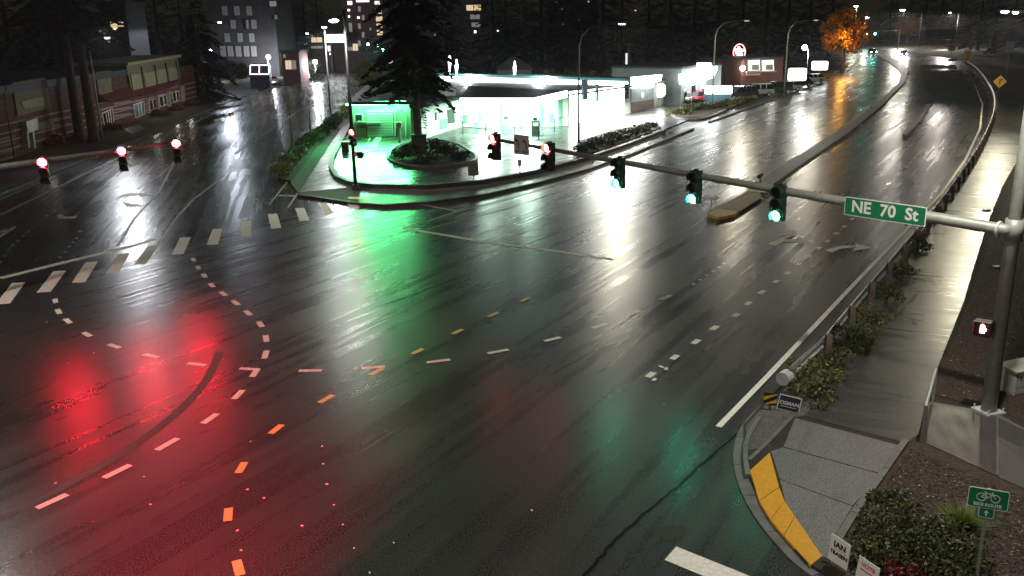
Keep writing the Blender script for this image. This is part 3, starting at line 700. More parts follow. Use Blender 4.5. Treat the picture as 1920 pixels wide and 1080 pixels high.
# vehicle detector and small antenna on the arm
p = on_arm(1425)
dt = thing('detector_camera', 'small dark detector camera standing on the mast arm', 'detector', p + Vector((0, 0, 0.10)), yaw_of(SIG_F))
MB().tube([(0, 0, 0), (0, 0, 0.22)], 0.02, 8).build('stem', 'dark_pole', dt)
MB().tube([(0, 0.10, 0.27), (0, -0.14, 0.24)], [0.05, 0.06], 10).build('camera_body', 'black', dt)
# pedestrian signal on the near pole
p = at(1843, 616, pb.y - 0.1)
ps = sign_thing('pedestrian_signal', 'lit red hand pedestrian signal on the near right pole', 'pedestrian signal', p, Vector((-0.62, -0.78, 0)))
def ped(ps, wide=0.42):
    board(wide, 0.44, 0.2, 0.05, 0, 0, 0.03).build('housing', 'black', ps)
    mb = MB(); mb.add(*(lambda b_: (b_.v, b_.f))(board(0.12, 0.12, 0.01, -0.06, -0.05)))
    for i, (hx, hz, hl) in enumerate([(-0.045, 0.06, 0.09), (-0.015, 0.075, 0.12), (0.015, 0.07, 0.11), (0.045, 0.055, 0.08), (0.085, -0.01, 0.07)]):
        mb.box((hx, -0.06, hz), (0.022, 0.01, hl))
    mb.build('hand_symbol', 'red_hand', ps)
    h = MB().box((0, -0.13, 0.215), (wide, 0.18, 0.015)); h.box((-wide / 2, -0.13, 0.05), (0.015, 0.18, 0.33)); h.box((wide / 2, -0.13, 0.05), (0.015, 0.18, 0.33))
    h.build('visor', 'black', ps)
    MB().box((0.1, 0.22, 0), (0.05, 0.2, 0.3)).build('bracket', 'steel', ps)
ped(ps)
light('POINT', p + Vector((-0.3, -0.38, 0)), 1.5, (1, 0.06, 0.05), size=0.08, name='hand_glow')

# left mast arm, its pole stands just outside the picture
lf = Vector((0.34, -0.94, 0)).normalized()
s1, s2, s3 = g(80, 303, 5.5), g(228, 282, 5.5), g(330, 268, 5.5)
d = (s3 - s1).normalized(); base = s1 - d * 8.5; base.z = 0
lt = thing('signal_pole', 'left mast arm carrying three red signals across the side road', 'signal pole', base)
up = Vector((0, 0, 0.0))
MB().tube([(0, 0, 0), (0, 0, 7.2)], [0.2, 0.16], 18).build('pole', 'pole', lt, True)
MB().tube([Vector((0, 0, s1.z)) + up * 0.5, s1 - base + up - lf * 0.2, s2 - base + up - lf * .2, s3 - base + d * 0.5 + up - lf * .2], [0.15, 0.125, 0.09, 0.07], 16).build('mast_arm', 'pole', lt, True)
for s_, lab in ((s1, 'leftmost of the three blazing red signals on the left mast arm'), (s2, 'middle of the three blazing red signals on the left mast arm'), (s3, 'rightmost of the three blazing red signals, at the tip of the left arm')):
    s = signal(lab, s_ - Vector((0, 0, 0.37)), lf, 0, 'red', 'black', 'red signals on the left mast arm')
    MB().tube([(0, 0.12, 0.30), (0, 0.22, 0.45)], 0.04, 8).build('bracket', 'steel', s)

# signals of the mast arm the picture was taken from: they light the road ahead, outside the picture
for x, y, mm, lab in [(-5.6, 6.2, 'red', 'red signal below the lower edge of the picture')]:
    s = signal(lab, Vector((x, y, 5.4)), Vector((-0.05, 1, 0)).normalized(), 0, 'red_soft', 'black', None)
    light('SPOT', Vector((x, y + 0.45, 5.75)), 36000, (1, 0.006, 0.045), size=0.14, angle=44, blend=1.0, target=Vector((-7.3, 20.0, 0)), name='red_beam')
hd = Vector((2.6, -0.6, 11.6))
MB().tube([(0, 0, 7.2), (0, 0, 11.2), (1.2, -0.3, 11.75), (2.6, -0.6, 11.7)], 0.07, 8).build('lamp_arm', 'pole', lt, True)
MB().box((2.7, -0.6, 11.72), (0.8, 0.36, 0.12), -0.2, 0.75).build('lamp_head', 'steel', lt)
light('SPOT', base + hd, 3200, (1.0, 0.94, 0.84), size=0.25, angle=166, blend=0.3, target=base + hd - Vector((0, 0, 5)))
# corner pole by the forecourt, with luminaire
cb = g(667, 356, 0.1)
ct = thing('signal_pole', 'slim grey signal pole on the corner in front of the forecourt', 'signal pole', cb)
top = 11.6
MB().tube([(0, 0, 0), (0, 0, top)], [0.13, 0.09], 16).build('pole', 'dark_pole', ct, True)
MB().tube([(0, 0, 0), (0, 0, 0.35)], [0.24, 0.2], 14).build('base_cover', 'dark_pole', ct)
hd = at(626, 39, cb.y - 1.0) - cb
MB().tube([(0, 0, top - 0.3), (hd.x * 0.4, hd.y * 0.4, top + 0.15 if hd.z > top else hd.z + 0.25), (hd.x, hd.y, hd.z + 0.12)], 0.045, 10).build('lamp_arm', 'dark_pole', ct, True)
MB().box((hd.x, hd.y, hd.z + 0.1), (0.75, 0.35, 0.12), 0.2, 0.7).build('lamp_head', 'steel', ct)
MB().ball((hd.x, hd.y, hd.z + 0.02), 0.22, 1.4, 1, 0.55).build('lamp_bowl', 'bowl_blue', ct, True)
light('SPOT', cb + hd - Vector((0, 0, 0.2)), 1700, (1.0, 0.97, 0.86), size=0.3, angle=158, blend=0.3, target=cb + hd - Vector((0, 0, 5)))
p = at(662, 249, cb.y - 0.2)
signal('lone red signal fixed to the corner pole by the green roofed bays', p - Vector((0, 0, 0.3)), Vector((-0.3, -0.95, 0)), 0, 'red_soft', 'black', None)
p = at(669, 291, cb.y - 0.2) + Vector((0.15, 0, 0))
ps2 = sign_thing('pedestrian_signal', 'small dim red pedestrian signal low on the corner pole', 'pedestrian signal', p, Vector((-0.75, -0.65, 0)))
ped(ps2, 0.4)
p = g(646, 287, 0.1)
cbx = thing('control_cabinet', 'dark control cabinet standing beside the corner signal pole', 'cabinet', g(648, 286, 0.13))
MB().box((0, 0, 0.45), (0.6, 0.5, 0.9), 0.1).build('body', 'dark_pole', cbx); MB().box((0, 0, 0.92), (0.66, 0.56, 0.05), 0.1).build('lid', 'black', cbx); MB().box((0.02, -0.26, 0.45), (0.5, 0.02, 0.78), 0.1).build('door', 'black', cbx)

# distant signals
for px, py, D, lab, dz in [(690, 82, 190, 'leftmost distant green signal at the end of the side street', 0), (708, 85, 190, 'middle distant green signal at the end of the side street', 0), (718, 93, 190, 'lowest distant green signal at the end of the side street', 0),
                       (1625, 62, 330, 'left one of two distant green signals on the main road', 0), (1641, 62, 330, 'right one of two distant green signals on the main road', 0)]:
    q = at(px, py, D); signal(lab, q + Vector((0, 0, 0.37)), Vector((-q.x, -q.y, 0)).normalized(), 2, 'green_far', 'black', 'distant green signals', sc=1.25 if D < 200 else 1.7)
q = at(1622, 62, 331); e = at(1655, 55, 331)
mt_ = thing('signal_pole', 'far mast arm carrying two green signals over the main road', 'signal pole', Vector((e.x + 6, e.y, 0)))
MB().tube([(0, 0, 0), (0, 0, q.z + 1)], 0.15, 8).build('pole', 'pole', mt_); MB().tube([(0, 0, q.z + 0.6), (q.x - e.x - 6, 0, q.z + 0.6)], 0.1, 8).build('mast_arm', 'pole', mt_)
q = at(685, 78, 191); e = at(722, 84, 191)
mt_ = thing('signal_pole', 'far mast arm carrying three green signals over the side street', 'signal pole', Vector((e.x + 3, e.y, 0)))
MB().tube([(0, 0, 0), (0, 0, e.z + 1)], 0.12, 8).build('pole', 'pole', mt_); MB().tube([(0, 0, e.z + 0.8), (q.x - e.x - 3, 0, q.z + 0.7)], 0.08, 8).build('mast_arm', 'pole', mt_)

# ------------------------------------------------------------------ street lamps
def lamp(label, base, head, Ydelta=0.0, style='cobra', energy=3000, col=(1.0, 0.92, 0.70), pole='pole', bowl='bowl_dim', r=0.085, group='street lamps', basez=0.1, angle=178, bs=1.0, blend=0.08, aim=None):
    b = g(*base, basez); t = thing('street_lamp', label, 'street lamp', b, 0, group)
    h = at(*head, b.y + Ydelta) - b
    if style == 'davit':
        top = h.z - 1.2
        pts = [(0, 0, 0), (0, 0, top * 0.5), (0, 0, top - 0.6), (h.x * .06, h.y * .06, top + 0.25), (h.x * .25, h.y * .25, h.z - 0.25), (h.x * .55, h.y * .55, h.z - 0.03), (h.x * .92, h.y * .92, h.z + 0.05)]
        MB().tube(pts, [r * 1.3, r, r * .85, r * .75, r * .65, r * .55, r * .5], 10).build('pole', pole, t, True)
        dirv = Vector((h.x, h.y, 0)).normalized(); a = math.atan2(dirv.y, dirv.x)
        MB().box((h.x, h.y, h.z + 0.06), (0.8, 0.34, 0.13), a, 0.75).build('lamp_head', 'steel', t)
        MB().box((h.x, h.y, h.z - 0.02), (0.5, 0.26, 0.03), a).build('lamp_lens', bowl, t)
    elif style == 'cobra':
        top = h.z - 0.25
        MB().tube([(0, 0, 0), (0, 0, top)], [r * 1.3, r * .8], 10).build('pole', pole, t, True)
        MB().tube([(0, 0, top - 0.1), (h.x * .5, h.y * .5, h.z), (h.x, h.y, h.z + 0.08)], r * .5, 8).build('lamp_arm', pole, t, True)
        a = math.atan2(h.y, h.x) if Vector((h.x, h.y)).length > .1 else 0
        MB().box((h.x, h.y, h.z + 0.1 * bs), (0.8 * bs, 0.36 * bs, 0.12 * bs), a, 0.75).build('lamp_head', 'steel', t)
        MB().ball((h.x, h.y, h.z), 0.2 * bs, 1.4, 1, 0.6).build('lamp_bowl', bowl, t, True)
    else:   # post-top globe
        MB().tube([(0, 0, 0), (0, 0, h.z - 0.2)], [r * 1.2, r * .8], 10).build('pole', pole, t, True)
        MB().ball((h.x, h.y, h.z), 0.32 * bs, 1, 1, 0.9).build('lamp_globe', bowl, t, True)
        MB().tube([(0, 0, h.z + 0.28 * bs), (0, 0, h.z + 0.4 * bs)], [0.3 * bs, 0.08], 12).build('lamp_cap', 'dark_pole', t)
    if energy:
        wl = b + h - Vector((0, 0, 0.12 + 0.2 * bs if style == 'cobra' else 0.15 if style == 'davit' else 0.0))
        if style == 'globe': light('POINT', wl - Vector((0, 0, 0.45 * bs)), energy, col, size=0.3)
        elif style == 'cobra' and energy > 3000000: light('POINT', wl - Vector((0, 0, .3)), energy, col, size=0.6)
        else: light('SPOT', wl, energy, col, size=0.25, angle=angle, blend=blend, target=Vector(aim) if aim else wl - Vector((0, 0, 5)))
    return t
lamp('tall davit street lamp standing in front of the white lit shop', (1085, 270), (1166, 45), 0, 'davit', 3000, pole='dark_pole', bowl='bowl', r=0.09)
lamp('tall davit street lamp rising behind the white and blue monument sign', (1335, 205), (1400, 39), 0, 'davit', 3200)
lamp('tall davit street lamp beside the parked cars, left of the orange tree', (1470, 180), (1530, 38), 0, 'davit', 3600)
lamp('pale lamp post with short arm in front of the brick building', (192, 262), (201, 71), -1.5, 'cobra', aim=(-17, 42, 0), angle=64, blend=0.6, energy=3600, pole='trim', col=(.92, .95, 1), r=0.085)
lamp('thin pale lamp post rising from the planted strip', (620, 215), (608, 51), -2, 'cobra', 4500, bowl='bowl_blue', col=(.95, .97, 1), r=0.09)
lamp('lamp with long arm left of the dark apartment block', (380, 171), (412, 42), 0, 'cobra', 3600, bowl='bowl_blue', col=(.80, .88, 1), r=0.08)
lamp('lamp with short arm in front of the tall apartment corner', (511, 128), (524, 62), 0, 'cobra', 7000, bowl='bowl_blue', col=(.80, .88, 1), r=0.10)
lamp('globe lamp on white post at the end of the conifer', (400, 140), (395, 93), 0, 'globe', 350, bowl='bowl_blue', col=(.85, .9, 1), r=0.1, bs=1.0)
lamp('brightest globe lamp, beside the lit bus shelter', (505, 146), (503, 107), 0, 'globe', 6000, bowl='bowl_blue', col=(.88, .92, 1), r=0.08, bs=1.6)
lamp('globe lamp standing right of the shop with warm door', (593, 152), (591, 116), 0, 'globe', 6000, bowl='bowl_blue', col=(.88, .92, 1), r=0.08, bs=1.5)
lamp('small globe lamp by the shop with warm door', (554, 140), (555, 104), 0, 'globe', 300, bowl='bowl_blue', col=(.9, .92, 1), r=0.08, bs=1.0)
lamp('globe lamp low by the hedge beside the brick building', (414, 152), (414, 133), 0, 'globe', 250, bowl='bowl', col=(1, .9, .75), bs=0.9)
lamp('far lamp left of the lit fuel canopy', (590, 118), (576, 63), 0, 'cobra', 2500, bowl='bowl_blue', col=(.80, .88, 1), bs=1.3)
lamp('far lamp in front of the brown tower', (674, 128), (663, 55), 0, 'cobra', 9000, bowl='bowl_blue', col=(.80, .88, 1), bs=1.6)
lamp('brilliant lamp high over the far right carriageway', (1722, 87), (1692, 19), 0, 'cobra', 22000, pole='dark_pole', col=(1, .93, .78), bowl='bowl', bs=3.2, blend=.02)
lamp('left one of the twin lamps at the top right edge', (1950, 312), (1884, 22), 0, 'cobra', 3200, col=(1, .92, .66), bowl='bowl', bs=0.9)
lamp('right one of the twin lamps at the top right edge', (1945, 225), (1904, 24), 0, 'cobra', 4600, col=(1, .92, .66), bowl='bowl', bs=1.0)
lamp('small far lamp above the green guide sign', (1790, 90), (1781, 24), 0, 'cobra', 26000, pole='dark_pole', col=(1, .9, .8), bowl='bowl_blue', bs=1.3, blend=.02)
lamp('far lamp above the left green signal on the main road', (1600, 92), (1605, 12), 0, 'cobra', 3000, bowl='bowl_blue', bs=2.4)
lamp('far lamp just below its twin above the distant green signals', (1618, 90), (1626, 33), 0, 'cobra', 3000, bowl='bowl_blue', bs=2.2)
lamp('low bright lamp behind the white box sign at the car lot', (1512, 150), (1509, 89), 0, 'globe', 1500, bowl='bowl_blue', col=(.95, .97, 1), bs=1.5)
lamp('amber lamp half hidden in the orange leaved tree', (1576, 139), (1598, 74), -3, 'cobra', 2400, col=(1, .40, .06), bowl='amber', bs=0.45, angle=150, pole='dark_pole')
light('POINT', at(1582, 78, 184), 1500, (1, .45, .08), size=.3, name='tree_fill')  # unseen amber light added inside the crown to brighten the leaves
# the lamp above the near corner, over the spot where the picture was taken
nl = thing('street_lamp', 'street lamp over the near corner of the junction, outside the picture', 'street lamp', (-9.5, -6, 0), 0, 'street lamps')
MB().tube([(0, 0, 0), (0, 0, 12.2)], [0.16, 0.1], 12).build('pole', 'pole', nl, True)
MB().tube([(0, 0, 12), (2.5, 6, 12.7), (5.0, 11, 12.8)], 0.06, 8).build('lamp_arm', 'pole', nl, True)
MB().box((5.2, 11.5, 12.85), (0.8, 0.36, 0.12), 1.1, 0.75).build('lamp_head', 'steel', nl)
light('SPOT', (-4.3, 5.5, 12.6), 4600, (1.0, 0.95, 0.86), size=0.25, angle=168, blend=0.25, target=(-4.3, 5.5, 0))

# ------------------------------------------------------------------ guardrail along the right-hand edge
gr_px = smooth_path([(1482, 742), (1540, 688), (1615, 592), (1698, 490), (1758, 412), (1800, 350), (1838, 288), (1862, 232), (1866, 192), (1852, 160), (1830, 132), (1808, 118)], 5)
G = gp(gr_px, 0.1)
def walk_line(G, step):
    out = [G[0].copy()]; acc = 0
    for i in range(1, len(G)):
        a, b = G[i - 1], G[i]; L = (b - a).length; s_ = step - acc
        while s_ <= L:
            out.append(a.lerp(b, s_ / L)); s_ += step
        acc = (acc + L) % step
    return out
posts = walk_line(G, 3.4)
gr = thing('guardrail', 'long galvanised guardrail curving along the right edge of the road', 'guardrail', posts[0])
prof = [(0.0, 0.32), (0.05, 0.27), (0.085, 0.21), (0.05, 0.155), (0.0, 0.155), (0.05, 0.10), (0.085, 0.055), (0.05, 0.0), (0.0, -0.03)]
for i in range(len(posts) - 1):
    a, b = posts[i] - posts[0], posts[i + 1] - posts[0]; d = (b - a).normalized(); n = Vector((-d.y, d.x, 0))
    V = []
    for q in (a - d * 0.0, b - d * 0.015):
        for o_, z in prof: V.append(q + n * (o_ + 0.12) + Vector((0, 0, 0.48 + z)))
        for o_, z in prof[::-1]: V.append(q + n * (o_ + 0.11) + Vector((0, 0, 0.48 + z)))
    k = len(prof) * 2
    MB().add(V, [(j, (j + 1) % k, k + (j + 1) % k, k + j) for j in range(k)] + [tuple(range(k))[::-1], tuple(range(k, 2 * k))]).build('rail_beam', 'steel', gr)
pm = MB().box((0, 0, 0.42), (0.18, 0.2, 0.9)); bm_ = pm.build('post', 'wood', gr); bm_.location = (0, 0, 0)
for q in posts[1:]:
    c = bm_.copy(); C.objects.link(c); c.parent = gr; c.location = q - posts[0]
    d = 0
MB().tube([(-0.35, -0.25, 0.62), (-0.1, 0.02, 0.62)], [0.2, 0.2], 12).build('end_terminal', 'steel', gr)
# object marker and campaign sign at the rail end
p = at(1444, 748, posts[0].y - 1.0)
for k in range(40):
    if p.z < 0.42: p = at(1444, 748, p.y - 0.1)
fcam = lambda q: Vector((-q.x, -q.y, 0)).normalized()
om = sign_thing('object_marker', 'black and yellow striped marker at the end of the guardrail', 'marker', p, Vector((-0.35, -0.94, 0)))
board(0.36, 0.36, 0.02).build('panel', 'sign_black', om)
for a0 in (-0.30, -0.06, 0.18):
    pts = [(-0.175, a0), (-0.175, a0 + 0.12), (0.175, a0 + 0.32), (0.175, a0 + 0.20)]
    pts = [(x, max(-0.175, min(0.175, z))) for x, z in pts]
    MB().add([(x, -0.014, z) for x, z in pts], [(0, 3, 2, 1)]).build('stripe', 'sign_yellow', om)
MB().tube([(0, 0.05, 0.1), (0, 0.05, -p.z)], 0.03, 8).build('post', 'wood', om)
def yard_sign(label, px, py, Y, wd, ht, facing, roll=0.0, face='sign_white', border=None, legs=True):
    p = at(px, py, Y)
    t = thing('yard_sign', label, 'yard sign', p, yaw_of(facing), 'small campaign signs stuck in the ground')
    t.rotation_euler = (0, R(roll), yaw_of(facing))
    board(wd, ht, 0.012).build('panel', border or face, t)
    if border: board(wd - 0.05, ht - 0.05, 0.012, -0.003).build('sign_face', face, t)
    if legs:
        for x in (-wd * .3, wd * .3): MB().tube([(x, 0, ht / 2), (x, 0, -p.z - 0.05)], 0.006, 6).build('wire_leg', 'steel', t)
    return t
ys = yard_sign('dark campaign sign reading OSMAN beside the striped marker', 1480, 757, g(1472, 775).y - 0.1, 0.60, 0.46, Vector((-0.3, -0.95, 0)), 9, 'sign_navy', 'sign_white')
letters('OSMAN', 0.15, 'sign_white', ys, 0, 0.0, -0.016, 0.004)
MB().box((0, -0.011, -0.10), (0.42, 0.004, 0.015)).build('underline', 'sign_white', ys)
ys = yard_sign('white campaign sign with bold black lettering beside the yellow panels', 1574, 1035, g(1572, 1064, .13).y, 0.46, 0.58, Vector((-0.85, -0.52, 0)), 4, 'sign_white', 'sign_white')
letters('IAN', 0.17, 'sign_black', ys, 0, 0.12, -0.016, 0.006); letters('TRASEN', 0.115, 'sign_black', ys, 0, -0.07, -0.016, 0.005)
MB().box((0.02, -0.011, 0.025), (0.30, 0.004, 0.012)).build('underline', 'sign_red', ys)
ys = yard_sign('pinkish white campaign sign cut off at the bottom edge', 1626, 1078, g(1620, 1112, .13).y, 0.46, 0.58, Vector((-0.85, -0.52, 0)), 6, 'sign_white', 'sign_white')
letters('VOTE', 0.12, 'sign_red', ys, 0, 0.16, -0.016, 0.004)
MB().box((0.0, -0.011, 0.05), (0.32, 0.004, 0.03)).build('underline', 'sign_red', ys)
# bicycle route sign
bs_b = g(1829, 1100, 0.13)
bsn = sign_thing('bicycle_route_sign', 'green bicycle route sign with arrow plate on a thin post', 'traffic sign', bs_b, Vector((-0.40, -0.92, 0)))
zc = at(1855, 935, bs_b.y).z - bs_b.z; z2 = at(1849, 961, bs_b.y).z - bs_b.z
MB().box((0, 0.02, (zc + 0.2) / 2), (0.055, 0.03, zc + 0.2)).build('post', 'pole', bsn)
bw = abs(at(1888, 935, bs_b.y).x - at(1823, 935, bs_b.y).x) / 0.95; bh = 0.40
board(bw, bh, 0.012, -0.006, zc, 0, 0.04).build('sign_border', 'sign_white', bsn)
board(bw - 0.03, bh - 0.03, 0.012, -0.010, zc, 0, 0.035).build('sign_face', 'sign_green', bsn)
bk = MB(); yb = -0.022
for sx in (-1, 1): bk.tube([(sx * 0.115 + 0.075 * math.cos(a), yb, zc + 0.025 + 0.075 * math.sin(a)) for a in np.linspace(0, 2 * math.pi, 20)], 0.0085, 5)
for a, b in [((-.115, .025), (-.05, .11)), ((-.05, .11), (.055, .115)), ((-.05, .105), (-.015, .02)), ((-.015, .02), (-.115, .025)), ((-.015, .02), (.06, .115)), ((.05, .14), (.115, .025)), ((.05, .14), (.085, .145)), ((-.055, .13), (-.05, .10)), ((-.08, .133), (-.03, .133))]:
    bk.tube([(a[0], yb, zc + a[1]), (b[0], yb, zc + b[1])], 0.008, 5)
bk.build('bicycle_symbol', 'sign_white', bsn)
letters('BIKE ROUTE', 0.085, 'sign_white', bsn, 0, zc - 0.125, -0.019, 0.003)
board(0.36, 0.24, 0.012, 0.004, z2 - 0.02, 0.0, 0.02).build('back_plate', 'sign_grey', bsn)
board(0.26, 0.20, 0.012, -0.006, z2, 0, 0.03).build('sign_border', 'sign_white', bsn)
board(0.235, 0.175, 0.012, -0.010, z2, 0, 0.025).build('sign_face', 'sign_green', bsn)
MB().add([(-.012, -.019, z2 - .06), (.012, -.019, z2 - .06), (.012, -.019, z2 + .0), (-.012, -.019, z2 + .0), (-.045, -.019, z2 + .0), (.045, -.019, z2 + .0), (0, -.019, z2 + .06)], [(0, 1, 2, 3), (4, 5, 6)]).build('arrow', 'sign_white', bsn)
# hand rail posts at the end of the path, cabinet at the right edge
a, b = g(1728, 828, .1), g(1748, 752, .1)
hr = thing('path_railing', 'low steel railing at the near end of the footpath', 'railing', a)
v = b - a
MB().box((0, 0, 0.5), (0.07, 0.07, 1.0)).build('post', 'pole', hr); MB().box((v.x, v.y, 0.5), (0.07, 0.07, 1.0)).build('post', 'pole', hr)
MB().tube([(0, 0, 0.97), (v.x, v.y, 0.97)], 0.035, 8).build('rail', 'steel', hr)
c = g(1896, 742, 0.1)
ub = thing('utility_cabinet', 'pale slatted utility cabinet behind the thick signal pole', 'cabinet', c, 0.35)
MB().box((0.75, 0.3, 0.35), (1.4, 0.7, 0.70)).build('body', 'cabinet', ub)
for k in range(3): MB().box((0.75, -0.055, 0.14 + 0.2 * k), (1.36, 0.02, 0.17)).build('panel', 'cabinet', ub)
MB().box((0.75, 0.3, 0.73), (1.5, 0.8, 0.05)).build('lid', 'cabinet', ub)
MB().box((0.2, -0.075, 0.55), (0.06, 0.02, 0.05)).build('latch', 'black', ub)
for px, py, lab in [(1868, 502, 'pale flat stone lying in the mulch bank'), (1850, 430 - 35, 'small white litter scrap on the far footpath')]:
    q = g(px, py, 0.1); o = MB().box((q.x, q.y, q.z + 0.04), (0.5, 0.3, 0.08), 0.4, 0.7).build('flat_stone', 'slab'); tag(o, lab, 'stone')

# signs further along the right-hand side
def post_sign(name, label, px_base, px_c, wd, ht, face, rot45=False, base_z=0.1, cat='traffic sign', marks_=None, post='dark_pole'):
    b = g(*px_base, base_z); t = sign_thing(name, label, cat, b, fcam(b)); z = at(*px_c, b.y).z - b.z
    MB().tube([(0, 0.03, 0), (0, 0.03, z)], 0.045, 8).build('post', post, t)
    if rot45:
        MB().add([(-wd, -.01, z), (0, -.01, z - wd), (wd, -.01, z), (0, -.01, z + wd), (-wd, .01, z), (0, .01, z - wd), (wd, .01, z), (0, .01, z + wd)], [(0, 1, 2, 3), (7, 6, 5, 4), (0, 4, 5, 1), (1, 5, 6, 2), (2, 6, 7, 3), (3, 7, 4, 0)]).build('panel', face, t)
        mb = MB(); mb.box((0, -0.02, z), (wd * .18, 0.01, wd * .7)); mb.box((wd * .2, -0.02, z + wd * .3), (wd * .45, 0.01, wd * .16)); mb.build('symbol', 'sign_black', t)
    else:
        board(wd, ht, 0.03, 0, z).build('panel', face, t)
        if marks_: 
            mb = MB()
            for k in range(marks_): mb.box((0, -0.025, z + ht * (0.25 - 0.25 * k)), (wd * .6, 0.01, ht * .09))
            mb.build('lettering_bars', 'sign_black', t)
    return t
post_sign('diamond_sign', 'yellow diamond warning sign beside the far footpath', (1870, 190), (1874.5, 153), 0.80, 0, 'sign_yellow', True)
post_sign('advisory_sign', 'tall yellow speed plate at the far end of the guardrail', (1812, 124), (1814, 105), 1.5, 2.5, 'sign_yellow', marks_=3, post='pole')
post_sign('exit_plate', 'small orange plate below the green guide sign', (1783, 106), (1783, 90), 1.8, 1.5, 'sign_yellow', marks_=1)
post_sign('blue_panel', 'dull blue panel on the slim post at the right', (1886, 145), (1892, 88), 1.4, 1.9, 'sign_blue', post='pole')
b = g(1818, 108, 0.1)
gs = sign_thing('guide_sign', 'large dull green guide sign with yellow exit strip', 'road sign', b, fcam(b))
zz = lambda py: at(1772, py, b.y).z - b.z
sx = lambda px: (at(px, 70, b.y).x - b.x) * 1.1
MB().tube([(0, 0, 0), (0, 0, zz(55))], 0.3, 10).build('pole', 'pole', gs)
MB().tube([(0, 0, zz(68)), (sx(1748), 0, zz(68))], 0.15, 8).build('sign_arm', 'pole', gs)
cx = (sx(1749) + sx(1797)) / 2; wd = sx(1797) - sx(1749)
board(wd, zz(55) - zz(74), 0.1, -0.3, (zz(55) + zz(74)) / 2, cx).build('panel', 'sign_green_dim', gs)
board(wd * .9, zz(74.5) - zz(83), 0.1, -0.3, (zz(74.5) + zz(83)) / 2, cx).build('exit_strip', 'sign_yellow', gs)
MB().ball((cx - wd * .16, -0.4, zz(62)), wd * .065, 1, .2, 1).build('route_shield', 'sign_white', gs)
MB().box((cx - wd * .05, -0.37, zz(70.5)), (wd * .38, 0.03, (zz(60) - zz(62)))).build('lettering_bar', 'sign_white', gs)
for k in (-.28, .38): MB().ball((cx + wd * k, -0.4, zz(78.5)), wd * .035, 1, .2, 1).build('arrow_dot', 'sign_black', gs)
# small signs by the forecourt
t = post_sign('parking_notice', 'small grey notice sign at the edge of the forecourt', (888, 334), (887, 317), 0.75, 0.95, 'sign_grey', base_z=0.13)
t = post_sign('street_marker', 'thin white edged bus stop sign on the frontage', (975, 336), (976, 305), 0.3, 0.45, 'sign_white', base_z=0.13)

# ------------------------------------------------------------------ buildings
def plane_frame(A, B):
    """vertical facade plane through ground points A, B; returns (hit, normal)"""
    A = Vector((A[0], A[1], 0)); B = Vector((B[0], B[1], 0)); d = (B - A).normalized(); n = Vector((d.y, -d.x, 0))
    if n.dot(Vector((0, 0, 0)) - A) < 0: n = -n
    o = Vector((0, 0, H))
    def hit(px, py):
        r = ray(px, py); t = (A - o).dot(n) / r.dot(n); return o + r * t
    return hit, n
def slab_on(hit, n, px, d0, d1):
    """a panel with the outline px on a facade, from depth d0 to d1 out of the wall"""
    P = [hit(*p) for p in px]; k = len(P)
    c = (P[1] - P[0]).cross(P[2] - P[0])
    if c.dot(n) < 0: P = P[::-1]
    V = [p + n * d1 for p in P] + [p + n * d0 for p in P]
    return MB().add(V, [tuple(range(k)), tuple(range(2 * k - 1, k - 1, -1))] + [(i, k + i, k + (i + 1) % k, (i + 1) % k) for i in range(k)])
def px_box(x0, y0, x1, y1, D, depth):
    """a box whose front spans the given view directions at forward distance D"""
    a, b = at(x0, y1, D), at(x1, y1, D); zt = at((x0 + x1) / 2, y0, D).z
    return a, b, zt
def hull(px, py0=None):
    return [(p[0], p[1]) for p in px]

# brick office building on the left
fA, fB = Vector((-42.6, 66, 0)), Vector((-47.6, 141, 0))
hit, nrm = plane_frame(fA, fB)
bld = thing('brick_office', 'low brick and cream office building behind the left verge', 'building', (0, 0, 0))
back = -nrm * 16
def run(s0, s1, z0, z1, d0, d1):
    d = (fB - fA).normalized(); a = fA + d * s0 + nrm * d0; v = d * (s1 - s0)
    return MB().frame_box(a + Vector((0, 0, z0)), v, nrm * (d1 - d0), Vector((0, 0, z1 - z0)))
LN = (fB - fA).length
run(0, LN, 0, 5.6, -16, 0).build('wall', 'brick', bld)
run(-0.4, LN * .62, 5.6, 6.3, -16.2, 0.25).build('parapet', 'roof', bld)
slab_on(hit, nrm, [(231, 119), (328, 104), (336, 152), (243, 177)], -6, 0.30).build('tall_bay', 'olive', bld)
slab_on(hit, nrm, [(228, 118), (331, 102), (331, 107), (229, 123)], -6, 0.7).build('cornice', 'cream', bld)
for q in ([(239, 141), (258, 138), (263, 168), (244, 172)], [(263, 137), (284, 134), (288, 162), (268, 166)], [(287, 132), (305, 129), (309, 156), (291, 160)], [(309, 128), (325, 126), (329, 150), (313, 154)]):
    slab_on(hit, nrm, q, 0.2, 0.42).build('wall_panel', 'cream', bld)
for x0, y0, x1, y1 in [(259, 125, 264, 170), (284, 122, 289, 163), (305, 118, 310, 157), (325, 113, 330, 152)]:
    slab_on(hit, nrm, [(x0 - .6, y0), (x0 + .6, y0), (x1 + .6, y1), (x1 - .6, y1)], 0.2, 0.46).build('joint_strip', 'roof', bld)
slab_on(hit, nrm, [(178, 136), (205, 132), (208, 181), (184, 186)], -0.1, 0.15).build('render_panel', 'olive', bld)
slab_on(hit, nrm, [(184, 176), (208, 171), (208, 180), (185, 185)], 0.1, 0.22).build('wall_panel', 'cream', bld)
slab_on(hit, nrm, [(20, 155), (82, 145), (92, 202), (30, 218)], -0.1, 0.15).build('render_panel', 'olive', bld)
slab_on(hit, nrm, [(34, 191), (78, 181), (79, 198), (42, 204)], 0.1, 0.22).build('wall_panel', 'cream', bld)
slab_on(hit, nrm, [(60, 232), (98, 224), (98, 240), (62, 246)], 0.0, 0.15).build('wall_panel', 'olive', bld)
